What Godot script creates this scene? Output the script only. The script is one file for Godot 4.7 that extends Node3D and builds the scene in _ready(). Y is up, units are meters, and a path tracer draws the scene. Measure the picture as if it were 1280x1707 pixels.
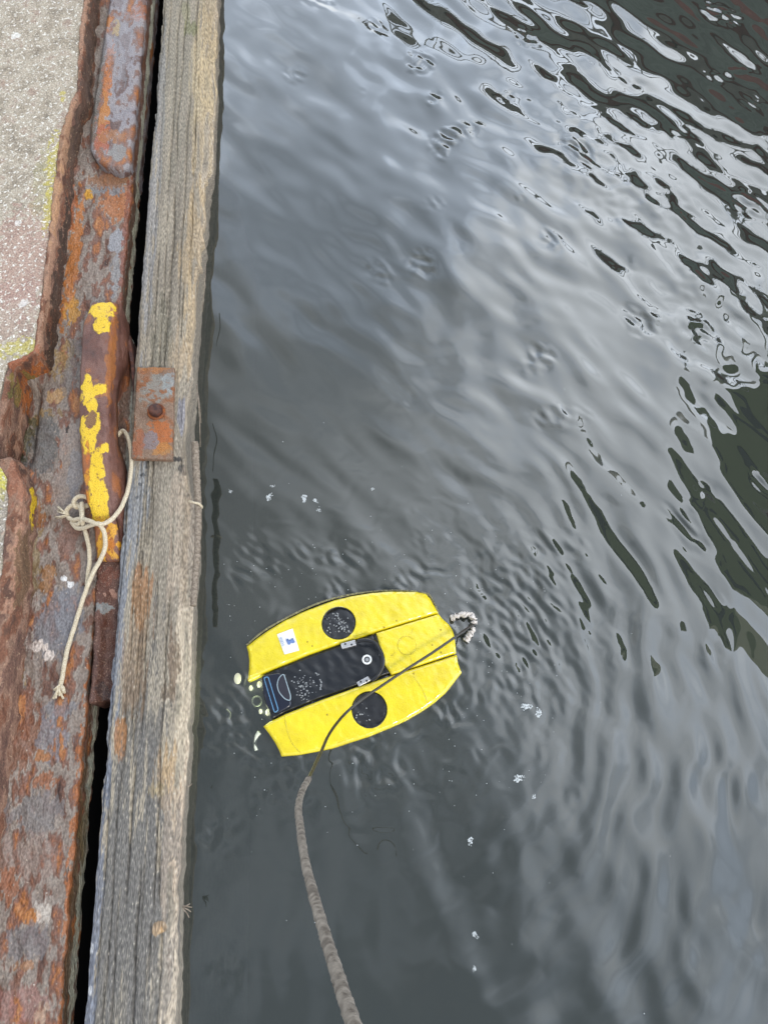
extends Node3D
# A yellow underwater drone on its tether beside an old quay of concrete, rusty steel and a timber fender.

var rng := RandomNumberGenerator.new()
var bank := {}          # noise pictures
var M := {}             # materials
const TOP := 0.12       # top of the timber fender above the water

# ---------------------------------------------------------------- helpers
func V(a: Array) -> PackedVector2Array:
	var p := PackedVector2Array()
	for i in range(0, a.size(), 2):
		p.append(Vector2(a[i], a[i + 1]))
	return p

func noise(s: int, freq: float, oct := 4, kind := FastNoiseLite.TYPE_SIMPLEX_SMOOTH) -> FastNoiseLite:
	var n := FastNoiseLite.new()
	n.seed = s
	n.noise_type = kind
	n.frequency = freq
	n.fractal_octaves = oct
	if oct == 1:
		n.fractal_type = FastNoiseLite.FRACTAL_NONE
	return n

func C(r: float, g: float, b: float, k := 0.68) -> Vector3:
	# a colour as it is seen in daylight -> linear base colour
	var c := Color(r / 255.0, g / 255.0, b / 255.0).srgb_to_linear()
	return Vector3(c.r, c.g, c.b) * k

func noise_bytes(w: int, h: int, n: FastNoiseLite, sx := 1.0, sy := 1.0) -> PackedByteArray:
	# a noise picture; sx, sy stretch it
	var im: Image = n.get_image(maxi(8, int(w / sx)), maxi(8, int(h / sy)), false, false, true)
	if im.get_width() != w or im.get_height() != h:
		im.resize(w, h, Image.INTERPOLATE_CUBIC)
	im.convert(Image.FORMAT_L8)
	return im.get_data()

func cached_noise(w: int, h: int, s: int, f: float, oct: int, sx := 1.0, sy := 1.0) -> PackedByteArray:
	var key := "%d %d %d %f %d %f %f" % [w, h, s, f, oct, sx, sy]
	if not bank.has(key):
		bank[key] = noise_bytes(w, h, noise(s, f, oct), sx, sy)
	return bank[key]

# A picture laid over the ground plan: rect is in metres of (x, z). ramp: [level, colour] from the coarse noise.
# blobs: [x, z, rx, rz, colour, strength, raggedness]; specks: [threshold, colour, strength]
func paint(rect: Rect2, w: int, h: int, s: int, px_per_cm: float, ramp: Array, blobs: Array, specks: Array, streak := 1.0, grain := 0.25, speck_size := 0.11, mottle := 1.0) -> Array:
	var coarse := cached_noise(w, h, s, 0.12 / px_per_cm * mottle, 5, 1.0, streak)
	var ragged := cached_noise(w, h, s + 1, 0.45 / px_per_cm, 4, 1.0, streak)
	var fine := cached_noise(w, h, s + 2, 0.22, 3, 1.0, maxf(1.0, streak * 0.35))
	var speck := cached_noise(w, h, s + 3, speck_size, 2)
	var n := w * h
	var red := PackedFloat32Array(); red.resize(n)
	var green := PackedFloat32Array(); green.resize(n)
	var blue := PackedFloat32Array(); blue.resize(n)
	var lift := PackedFloat32Array(); lift.resize(n)
	# look-up of the ramp
	var lut := PackedVector3Array(); lut.resize(256)
	for i in 256:
		var t := i / 255.0
		var c: Vector3 = ramp[0][1]
		for k in range(1, ramp.size()):
			var a: float = ramp[k - 1][0]
			var b: float = ramp[k][0]
			c = c.lerp(ramp[k][1], smoothstep(a, b, t))
		lut[i] = c
	for i in n:
		var c := lut[clampi(coarse[i] + (ragged[i] - 128) / 4, 0, 255)]
		red[i] = c.x; green[i] = c.y; blue[i] = c.z
	for b in blobs:
		var cx: float = (b[0] - rect.position.x) / rect.size.x * w
		var cy: float = (b[1] - rect.position.y) / rect.size.y * h
		var rx: float = b[2] / rect.size.x * w
		var ry: float = b[3] / rect.size.y * h
		var col: Vector3 = b[4]
		var strength: float = b[5]
		var rag: float = b[6] / 128.0
		var up: float = b[7] if b.size() > 7 else 0.0
		for y in range(maxi(0, int(cy - ry * 1.6)), mini(h, int(cy + ry * 1.6) + 1)):
			var dy := (y - cy) / ry
			for x in range(maxi(0, int(cx - rx * 1.6)), mini(w, int(cx + rx * 1.6) + 1)):
				var dx := (x - cx) / rx
				var i := y * w + x
				var d := dx * dx + dy * dy + (ragged[i] - 128) * rag + (coarse[i] - 128) * rag * 0.5 + (fine[i] - 128) * rag * 0.25
				if d < 1.0:
					var a := strength * minf(1.0, (1.0 - d) * 4.0)
					red[i] += (col.x - red[i]) * a
					green[i] += (col.y - green[i]) * a
					blue[i] += (col.z - blue[i]) * a
					lift[i] += (up - lift[i]) * a
	for sp in specks:
		var level: int = int(sp[0] * 255.0)
		var col: Vector3 = sp[1]
		var strength: float = sp[2]
		for i in n:
			var v := (speck[i] * 2 + fine[i]) / 3
			if v > level:
				var a := strength * minf(1.0, (v - level) / 12.0)
				red[i] += (col.x - red[i]) * a
				green[i] += (col.y - green[i]) * a
				blue[i] += (col.z - blue[i]) * a
	var rgb := PackedByteArray(); rgb.resize(n * 3)
	var hgt := PackedByteArray(); hgt.resize(n)
	# linear -> sRGB by a table
	var gamma := PackedByteArray(); gamma.resize(4096)
	for i in 4096:
		gamma[i] = int(Color(i / 4095.0, 0, 0).linear_to_srgb().r * 255.0 + 0.5)
	for i in n:
		var g := 1.0 + (fine[i] - 128) / 128.0 * grain
		var k := 4095.0 * g
		rgb[i * 3] = gamma[clampi(int(red[i] * k), 0, 4095)]
		rgb[i * 3 + 1] = gamma[clampi(int(green[i] * k), 0, 4095)]
		rgb[i * 3 + 2] = gamma[clampi(int(blue[i] * k), 0, 4095)]
		hgt[i] = clampi(int(ragged[i] * 0.45 + fine[i] * 0.35 + 20 + lift[i] * 90.0), 0, 255)
	return [ImageTexture.create_from_image(Image.create_from_data(w, h, false, Image.FORMAT_RGB8, rgb)), ImageTexture.create_from_image(Image.create_from_data(w, h, false, Image.FORMAT_L8, hgt)), rect]

func laid(pair: Array, roughness: float, relief_cm: float, spec := 0.5) -> StandardMaterial3D:
	var m := StandardMaterial3D.new()
	var r: Rect2 = pair[2]
	m.albedo_texture = pair[0]
	m.uv1_scale = Vector3(1.0 / r.size.x, 1.0 / r.size.y, 1)
	m.uv1_offset = Vector3(-r.position.x / r.size.x, -r.position.y / r.size.y, 0)
	m.roughness = roughness
	m.metallic_specular = spec
	m.heightmap_enabled = true
	m.heightmap_texture = pair[1]
	m.heightmap_scale = relief_cm
	return m

func plain(c: Vector3, roughness: float, metal := 0.0, spec := 0.5) -> StandardMaterial3D:
	var m := StandardMaterial3D.new()
	m.albedo_color = Color(c.x, c.y, c.z).linear_to_srgb()
	m.roughness = roughness
	m.metallic = metal
	m.metallic_specular = spec
	return m

func mottled(c: Vector3, d: Vector3, scale: float, roughness: float, s: int, metal := 0.0) -> StandardMaterial3D:
	# a two-tone material by triplanar noise, for small things
	var m := StandardMaterial3D.new()
	var t := NoiseTexture2D.new()
	t.width = 256; t.height = 256; t.seamless = true; t.normalize = true
	t.noise = noise(s, 0.02, 5)
	var g := Gradient.new()
	g.offsets = PackedFloat32Array([0.25, 0.5, 0.75])
	var e := c.lerp(d, 0.5)
	g.colors = PackedColorArray([Color(c.x, c.y, c.z).linear_to_srgb(), Color(e.x, e.y, e.z).linear_to_srgb(), Color(d.x, d.y, d.z).linear_to_srgb()])
	t.color_ramp = g
	m.albedo_texture = t
	m.uv1_triplanar = true
	m.uv1_scale = Vector3.ONE * scale
	m.roughness = roughness
	m.metallic = metal
	var b := NoiseTexture2D.new()
	b.width = 256; b.height = 256; b.seamless = true
	b.noise = noise(s + 1, 0.06, 4)
	m.heightmap_enabled = true
	m.heightmap_texture = b
	m.heightmap_scale = 0.12
	return m

class Shape:
	var v := PackedVector3Array()
	var uv := PackedVector2Array()
	var idx := PackedInt32Array()
	func add(p: Vector3, t := Vector2.ZERO) -> int:
		v.append(p); uv.append(t)
		return v.size() - 1
	func tri(a: int, b: int, c: int, out: Vector3) -> void:
		if (v[a] - v[c]).cross(v[a] - v[b]).dot(out) >= 0.0:
			idx.append_array([a, b, c])
		else:
			idx.append_array([a, c, b])
	func quad(a: int, b: int, c: int, d: int, out: Vector3) -> void:
		tri(a, b, c, out); tri(a, c, d, out)
	func mesh(smooth := true) -> ArrayMesh:
		var st := SurfaceTool.new()
		st.begin(Mesh.PRIMITIVE_TRIANGLES)
		st.set_smooth_group(0 if smooth else -1)
		for i in idx:
			st.set_uv(uv[i])
			st.add_vertex(v[i])
		st.generate_normals()
		st.index()
		return st.commit()

func densify(poly: PackedVector2Array, step: float, closed := true) -> PackedVector2Array:
	var out := PackedVector2Array()
	var n := poly.size()
	for i in (n if closed else n - 1):
		var a := poly[i]
		var b := poly[(i + 1) % n]
		var k := maxi(1, ceili(a.distance_to(b) / step))
		for j in k:
			out.append(a.lerp(b, float(j) / k))
	if not closed:
		out.append(poly[n - 1])
	return out

func rounded(poly: PackedVector2Array, r: float) -> PackedVector2Array:
	# corners cut by arcs
	var out := PackedVector2Array()
	var n := poly.size()
	for i in n:
		var p := poly[i]
		var a := poly[(i + n - 1) % n]
		var b := poly[(i + 1) % n]
		var q := minf(r, minf(p.distance_to(a), p.distance_to(b)) * 0.45)
		var s := p + (a - p).normalized() * q
		var e := p + (b - p).normalized() * q
		for k in 4:
			var t := k / 3.0
			out.append(s.lerp(p, t).lerp(p.lerp(e, t), t))
	return out

# A plate or block cut to an outline in plan: an uneven top on a grid, a small round edge, sides down to y = low.
# wall (optional): (point, normal, depth) -> how far the side stands out there. rag: unevenness of the outline.
func slab(poly: PackedVector2Array, top: Callable, low: float, dx: float, dz: float, bevel := 0.003, wall_step := 0.02, rag := 0.0, wall = null, holes := []) -> Shape:
	var s := Shape.new()
	if Geometry2D.is_polygon_clockwise(poly):
		poly.reverse()
	# outline as asked: one outward direction per point
	var ring := densify(poly, maxf(dx, dz) * 1.2)
	var n := ring.size()
	var sgn := 1.0
	var area := 0.0
	for i in n:
		area += ring[i].cross(ring[(i + 1) % n])
	sgn = 1.0 if area > 0.0 else -1.0
	var nor := PackedVector2Array()
	for i in n:
		var t := (ring[(i + 1) % n] - ring[(i + n - 1) % n]).normalized()
		nor.append(Vector2(t.y, -t.x) * sgn)
	if rag > 0.0:
		var rn := noise(77, 18.0, 4)
		for i in n:
			ring[i] += nor[i] * rn.get_noise_2dv(ring[i]) * rag
	var inner := PackedVector2Array()
	for i in n:
		inner.append(ring[i] - nor[i] * bevel)
	# top
	var box := Rect2(inner[0], Vector2.ZERO)
	for p in inner:
		box = box.expand(p)
	var nx := ceili(box.size.x / dx) + 1
	var nz := ceili(box.size.y / dz) + 1
	var ins := PackedByteArray(); ins.resize((nx + 1) * (nz + 1))
	var at := PackedInt32Array(); at.resize((nx + 1) * (nz + 1)); at.fill(-1)
	for j in nz + 1:
		for i in nx + 1:
			var p := box.position + Vector2((i - 0.31) * dx, (j - 0.37) * dz)
			var ok := Geometry2D.is_point_in_polygon(p, inner)
			if ok:
				for hole in holes:
					if Geometry2D.is_point_in_polygon(p, hole):
						ok = false
			ins[j * (nx + 1) + i] = 1 if ok else 0
	var touched := {}
	for ringset in [inner] + holes:
		for p in densify(ringset, minf(dx, dz) * 0.5):
			var q: Vector2 = (p - box.position) / Vector2(dx, dz) + Vector2(0.31, 0.37)
			touched[Vector2i(floori(q.x), floori(q.y))] = true
	for j in nz:
		for i in nx:
			var k := [j * (nx + 1) + i, j * (nx + 1) + i + 1, (j + 1) * (nx + 1) + i + 1, (j + 1) * (nx + 1) + i]
			var c: int = ins[k[0]] + ins[k[1]] + ins[k[2]] + ins[k[3]]
			var cut: bool = touched.has(Vector2i(i, j))
			if c == 4 and not cut:
				for e in 4:
					if at[k[e]] < 0:
						var p := box.position + Vector2((i + (1 if e == 1 or e == 2 else 0) - 0.31) * dx, (j + (1 if e > 1 else 0) - 0.37) * dz)
						at[k[e]] = s.add(Vector3(p.x, top.call(p.x, p.y), p.y), p)
				s.quad(at[k[0]], at[k[1]], at[k[2]], at[k[3]], Vector3.UP)
			elif cut or c > 0:
				var o := box.position + Vector2((i - 0.31) * dx, (j - 0.37) * dz)
				var pieces: Array = Geometry2D.intersect_polygons(PackedVector2Array([o, o + Vector2(dx, 0), o + Vector2(dx, dz), o + Vector2(0, dz)]), inner)
				for hole in holes:
					var left := []
					for pc in pieces:
						left.append_array(Geometry2D.clip_polygons(pc, hole))
					pieces = left
				for pc in pieces:
					var tr := Geometry2D.triangulate_polygon(pc)
					var base := s.v.size()
					for p in pc:
						s.add(Vector3(p.x, top.call(p.x, p.y), p.y), p)
					for t in range(0, tr.size(), 3):
						s.tri(base + tr[t], base + tr[t + 1], base + tr[t + 2], Vector3.UP)
	# edge and sides
	var rows := [[-bevel, 0.0], [-bevel * 0.3, bevel * 0.3], [0.0, bevel]]
	var ymax: float = top.call(ring[0].x, ring[0].y)
	var nw := maxi(1, ceili((ymax - low) / wall_step))
	var prev := []
	for r in rows.size() + nw:
		var cur := []
		for i in n:
			var p := inner[i]
			var y: float = top.call(p.x, p.y)
			var off := 0.0
			var dep := 0.0
			if r < rows.size():
				off = rows[r][0] + bevel
				dep = rows[r][1]
			else:
				off = bevel
				dep = bevel + (y - bevel - low) * float(r - rows.size() + 1) / nw
				if wall != null:
					off += wall.call(p, nor[i], dep)
			var q := p + nor[i] * off
			cur.append(s.add(Vector3(q.x, y - dep, q.y), p + nor[i] * (dep + 0.001)))
		if r > 0:
			for i in n:
				var b := (i + 1) % n
				s.quad(prev[i], prev[b], cur[b], cur[i], Vector3(nor[i].x, 0.3, nor[i].y))
		prev = cur
	# sides of holes
	for hole in holes:
		var hr := densify(hole, maxf(dx, dz))
		var mid := Vector2.ZERO
		for p in hr:
			mid += p / hr.size()
		var up := []
		var dn := []
		for p in hr:
			var y: float = top.call(p.x, p.y)
			up.append(s.add(Vector3(p.x, y, p.y), p))
			dn.append(s.add(Vector3(p.x, minf(low, y - 0.002), p.y), p))
		for i in hr.size():
			var b := (i + 1) % hr.size()
			var o: Vector2 = mid - hr[i]
			s.quad(up[i], up[b], dn[b], dn[i], Vector3(o.x, 0, o.y))
	return s

func spline(pts: Array, per: int) -> PackedVector3Array:
	var out := PackedVector3Array()
	for i in pts.size() - 1:
		var a: Vector3 = pts[maxi(0, i - 1)]
		var b: Vector3 = pts[i]
		var c: Vector3 = pts[i + 1]
		var d: Vector3 = pts[mini(pts.size() - 1, i + 2)]
		for k in per:
			out.append(b.cubic_interpolate(c, a, d, float(k) / per))
	out.append(pts[-1])
	return out

# A tube along points; strands > 0 lays twisted strands round it
func tube(path: PackedVector3Array, radius: float, sides := 12, strands := 0, lay := 0.03, fuzz := 0.0, taper := 0.0) -> ArrayMesh:
	var s := Shape.new()
	var prev := []
	var along := 0.0
	var up := Vector3.UP
	var fn := noise(31, 160.0, 2)
	var n := path.size()
	for i in n:
		var t := (path[mini(n - 1, i + 1)] - path[maxi(0, i - 1)]).normalized()
		if i > 0:
			along += path[i].distance_to(path[i - 1])
		if absf(t.dot(up)) > 0.9:
			up = Vector3.RIGHT
		var x := t.cross(up).normalized()
		var y := x.cross(t).normalized()
		up = y
		var cur := []
		for k in sides:
			var a := TAU * k / sides
			var r := radius
			if strands > 0:
				r *= 0.9 + 0.16 * absf(cos(0.5 * (strands * a + along / lay * TAU)))
			var d := x * cos(a) + y * sin(a)
			if fuzz > 0.0:
				r += fuzz * fn.get_noise_3dv(path[i] + d * radius)
			if taper > 0.0:
				r *= 1.0 - taper * float(i) / n
			cur.append(s.add(path[i] + d * r, Vector2(a / TAU, along)))
		if i > 0:
			for k in sides:
				var b := (k + 1) % sides
				s.quad(prev[k], prev[b], cur[b], cur[k], s.v[prev[k]] - path[i - 1])
		else:
			for k in range(1, sides - 1):
				s.tri(cur[0], cur[k], cur[k + 1], -t)
		if i == n - 1:
			for k in range(1, sides - 1):
				s.tri(cur[0], cur[k], cur[k + 1], t)
		prev = cur
	return s.mesh()

# A turned shape: profile of (radius, height), uneven by wob
func lathe(profile: PackedVector2Array, sides: int, wob := 0.0) -> ArrayMesh:
	var s := Shape.new()
	var wn := noise(5, 60.0, 3)
	var prev := []
	for r in profile.size():
		var cur := []
		for k in sides:
			var a := TAU * k / sides
			var p := Vector3(cos(a) * profile[r].x, profile[r].y, sin(a) * profile[r].x)
			if wob > 0.0:
				p += p.normalized() * wn.get_noise_3dv(p * 10.0) * wob
			cur.append(s.add(p, Vector2(a / TAU, profile[r].y)))
		if r > 0:
			var nn := Vector2(profile[r].y - profile[r - 1].y, profile[r - 1].x - profile[r].x)
			for k in sides:
				var b := (k + 1) % sides
				var am := TAU * (k + 0.5) / sides
				s.quad(prev[k], prev[b], cur[b], cur[k], Vector3(cos(am) * nn.x, nn.y, sin(am) * nn.x))
		prev = cur
	return s.mesh()

func obj(called: String, mesh: Mesh, m: Material, parent: Node = self) -> MeshInstance3D:
	var o := MeshInstance3D.new()
	o.name = called
	o.mesh = mesh
	for i in mesh.get_surface_count():
		mesh.surface_set_material(i, m)
	parent.add_child(o, true)
	return o

var taken := {}
func thing(called: String, label: String, category: String, where := Vector3.ZERO, group := "") -> Node3D:
	var o := Node3D.new()
	o.name = numbered(called)
	add_child(o)
	o.position = where
	tag(o, label, category, group)
	return o

func numbered(called: String) -> String:
	taken[called] = taken.get(called, -1) + 1
	return called if taken[called] == 0 else "%s_%03d" % [called, taken[called]]

func tag(o: Node, label: String, category := "", group := "", kind := "") -> Node:
	o.set_meta("label", label)
	if category: o.set_meta("category", category)
	if group: o.set_meta("group", group)
	if kind: o.set_meta("kind", kind)
	return o

func solo(called: String, mesh: Mesh, m: Material, label: String, category: String, group := "", kind := "") -> MeshInstance3D:
	var o := obj(numbered(called), mesh, m)
	tag(o, label, category, group, kind)
	return o

func box_mesh(a: Vector3, b: Vector3) -> ArrayMesh:
	var s := Shape.new()
	var lo := a.min(b)
	var hi := a.max(b)
	for axis in 3:
		for side in 2:
			var d := Vector3.ZERO
			d[axis] = 1.0 if side else -1.0
			var u := (axis + 1) % 3
			var w := (axis + 2) % 3
			var ids := []
			for k in [[0, 0], [1, 0], [1, 1], [0, 1]]:
				var p := Vector3.ZERO
				p[axis] = hi[axis] if side else lo[axis]
				p[u] = hi[u] if k[0] else lo[u]
				p[w] = hi[w] if k[1] else lo[w]
				ids.append(s.add(p, Vector2(p[u], p[w])))
			s.quad(ids[0], ids[1], ids[2], ids[3], d)
	return s.mesh(false)

# ---------------------------------------------------------------- scene
func _ready() -> void:
	var cam := Camera3D.new()
	cam.name = "camera"
	cam.fov = 67.3
	cam.near = 0.02
	cam.far = 400.0
	add_child(cam)
	cam.position = Vector3(0, 1.67, 0)
	cam.rotation_degrees = Vector3(-69.0, -2.8, 0)
	cam.current = true
	make_sky()
	var sun := DirectionalLight3D.new()
	sun.name = "sun"
	sun.light_energy = 0.55
	sun.light_color = Color(1.0, 0.96, 0.9)
	sun.light_angular_distance = 10.0
	sun.shadow_enabled = true
	add_child(sun)
	var az := deg_to_rad(150.0)
	var el := deg_to_rad(42.0)
	sun.look_at_from_position(Vector3(sin(az) * cos(el), sin(el), -cos(az) * cos(el)), Vector3.ZERO)
	make_materials()
	make_water()
	make_ship()
	make_quay()
	make_timber()
	make_bollard()
	make_rope()
	make_drone()
	make_foam()

func make_sky() -> void:
	# heavy cloud overhead that thins out and brightens towards the lower sky
	var w := 1024
	var h := 512
	var data := PackedFloat32Array()
	data.resize(w * h * 3)
	var big := noise(11, 1.3, 5)
	var small := noise(12, 3.6, 4)
	var glow := Vector3(sin(1.08) * cos(0.21), sin(0.21), -cos(1.08) * cos(0.21))
	for j in h:
		var el := PI * (0.5 - (j + 0.5) / h)
		for i in w:
			var az := TAU * (i + 0.5) / w
			var d := Vector3(sin(az) * cos(el), sin(el), -cos(az) * cos(el))
			var c := Vector3(0.25, 0.27, 0.26)
			if el > -0.02:
				var q := Vector3(d.x, 0.0, d.z) / (maxf(d.y, 0.0) + 0.35)
				var b := big.get_noise_2d(q.x, q.z) * 0.5 + 0.5
				var f := small.get_noise_2d(q.x, q.z)
				# the cloud is thinnest where the hidden sun stands, low ahead on the right
				var toward := d.dot(glow)
				var lum := 0.50 + 1.7 * (1.0 - smoothstep(0.55, 1.0, el)) * (0.62 + 0.38 * cos(az - 0.2)) + minf(3.7 * maxf(0.0, toward - 0.22) / 0.78, 3.4 + 0.6 * maxf(0.0, toward - 0.85))
				lum *= 0.76 + 0.46 * smoothstep(0.3, 0.7, b + f * 0.35)
				c = Vector3(0.87, 1.0, 1.2).lerp(Vector3(0.94, 1.0, 1.07), smoothstep(0.35, 0.7, b)) * lum
			var o := (j * w + i) * 3
			data[o] = c.x; data[o + 1] = c.y; data[o + 2] = c.z
	var im := Image.create_from_data(w, h, false, Image.FORMAT_RGBF, data.to_byte_array())
	var m := PanoramaSkyMaterial.new()
	m.panorama = ImageTexture.create_from_image(im)
	var sky := Sky.new()
	sky.sky_material = m
	var e := Environment.new()
	e.background_mode = Environment.BG_SKY
	e.sky = sky
	e.tonemap_mode = Environment.TONE_MAPPER_LINEAR
	e.tonemap_exposure = 1.0
	e.background_energy_multiplier = 1.0
	e.sdfgi_enabled = true
	e.ssao_enabled = true
	e.ssil_enabled = true
	var we := WorldEnvironment.new()
	we.name = "world"
	we.environment = e
	add_child(we)

func make_materials() -> void:
	M.dark_rubber = plain(Vector3(0.012, 0.013, 0.016), 0.35)
	M.black = plain(Vector3(0.014, 0.016, 0.02), 0.22)
	M.steel = plain(Vector3(0.55, 0.55, 0.56), 0.3, 0.9)
	M.white = plain(Vector3(0.75, 0.77, 0.78), 0.4)
	M.blue = plain(Vector3(0.10, 0.25, 0.42), 0.4)
	M.brown = mottled(C(110, 66, 50), C(64, 40, 36), 9.0, 0.75, 41)
	M.rust_orange = mottled(C(170, 95, 40), C(105, 62, 45), 14.0, 0.85, 43)
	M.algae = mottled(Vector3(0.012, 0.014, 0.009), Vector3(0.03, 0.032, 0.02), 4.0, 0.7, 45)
	M.rope = mottled(C(246, 234, 208), C(214, 196, 164), 40.0, 0.9, 47)
	M.tether = mottled(C(172, 162, 148), C(112, 103, 92), 14.0, 0.95, 49)
	M.tether_wet = plain(Vector3(0.03, 0.026, 0.02), 0.35)
	M.froth = plain(Vector3(0.26, 0.27, 0.275), 0.3)
	M.twig = mottled(C(176, 162, 145), C(120, 106, 92), 25.0, 0.9, 51)

# ---------------------------------------------------------------- water
const ROV := Vector2(-0.05, -0.28)
var wave_a: FastNoiseLite
var wave_b: FastNoiseLite
var wave_c: FastNoiseLite
var wave_d: FastNoiseLite
var splashes := V([-0.274,-0.572, -0.233,-0.527, -0.165,-0.545, -0.083,-0.527, -0.029,-0.531, 0.104,-0.475, 0.237,-0.441, 0.321,-0.472, 0.405,-0.385, 0.362,-0.307, -0.365,-0.215, -0.369,-0.141, -0.324,0.028, -0.356,0.044, -0.309,0.271, -0.046,-0.072, 0.040,-0.062, -0.327,-0.200, 0.322,-0.244, -0.300,-0.502, -0.022,-0.054])
var wave_e: FastNoiseLite
var wave_m: FastNoiseLite

func wave(x: float, z: float) -> float:
	var p := Vector2(x, z)
	# s runs along the crests, t across them; the crests lean from upper left to lower right
	var bend := smoothstep(-1.0, 0.3, z) * 0.5
	var ca := cos(0.92 + bend)
	var sa := sin(0.92 + bend)
	var s := x * ca + z * sa
	var t := -x * sa + z * ca
	var far := smoothstep(-0.2, 1.0, x - 0.25 * (z + 0.6))
	var y := 0.0043 * wave_a.get_noise_2d(s * 0.45, t)
	y += (0.0014 + 0.0033 * far * (0.45 + 0.55 * smoothstep(-2.0, -1.1, z))) * wave_b.get_noise_2d(s * 0.5, t)
	# rings running out from the drone
	var q := p - ROV
	var e := Vector2(q.x * 0.951 - q.y * 0.309, q.x * 0.309 + q.y * 0.951)
	var r := sqrt(e.x * e.x * 0.62 + e.y * e.y * 1.25)
	var ang := atan2(q.y, q.x)
	var env := exp(-maxf(0.0, r - 0.2) / 0.22) * (0.4 + 0.6 * absf(wave_m.get_noise_2d(ang * 1.3 + 4.0, r * 2.0)) * 2.0)
	y += (0.00025 + 0.0003 * smoothstep(-0.1, 0.2, q.x)) * env * sin(r * 95.0 + wave_m.get_noise_2d(x * 6.0, z * 6.0) * 5.0)
	# broken water close round it
	var near := exp(-pow(maxf(0.0, r - 0.17) / 0.13, 2.0))
	var m := smoothstep(0.1, 0.5, wave_m.get_noise_2d(x * 3.1 + 9.0, z * 3.1))
	var tail := exp(-(pow((x - 0.31) / 0.13, 2.0) + pow((z + 0.36) / 0.17, 2.0)))
	y += (0.0016 * near * m + 0.0013 * tail) * wave_c.get_noise_2d(s * 0.7, t)
	# a wider train of rings that has run out to the right
	var q2 := Vector2(x - 0.05, (z + 0.30) * 0.8)
	var r2 := q2.length()
	var band := exp(-pow((r2 - 0.52) / 0.24, 2.0)) * smoothstep(-0.2, 0.8, q2.x / maxf(r2, 0.01))
	y += 0.0013 * band * sin(r2 * 96.0 + 3.0 * wave_m.get_noise_2d(x * 2.0 + 20.0, z * 2.0)) * (0.35 + 0.9 * absf(wave_m.get_noise_2d(ang * 1.1, r2 * 2.5 + 3.0)))
	# short chop on the right
	var chop := smoothstep(0.45, 1.0, x - 0.2 * (z + 1.0)) * smoothstep(-2.3, -1.5, z) * (1.0 - 0.35 * smoothstep(-0.5, -0.1, z)) * (0.25 + smoothstep(-0.1, 0.4, wave_m.get_noise_2d(x * 0.9 + 30.0, z * 0.9)))
	y += 0.0016 * chop * wave_e.get_noise_2d(s * 0.75, t)
	# scattered little splashes of broken water
	if z > -0.8 and x < 0.6:
		for c in splashes:
			var dd := p.distance_squared_to(c)
			if dd < 0.006:
				y += 0.0011 * exp(-dd / 0.0012) * wave_d.get_noise_2d(s * 0.6, t)
	# small cat's-paws elsewhere
	var paw := smoothstep(0.38, 0.7, wave_m.get_noise_2d(x * 2.1 - 3.0, z * 2.1 + 7.0)) * smoothstep(0.1, 0.9, x - 0.3 * z)
	y += 0.0017 * paw * wave_d.get_noise_2d(s * 0.6, t)
	return y

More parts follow.
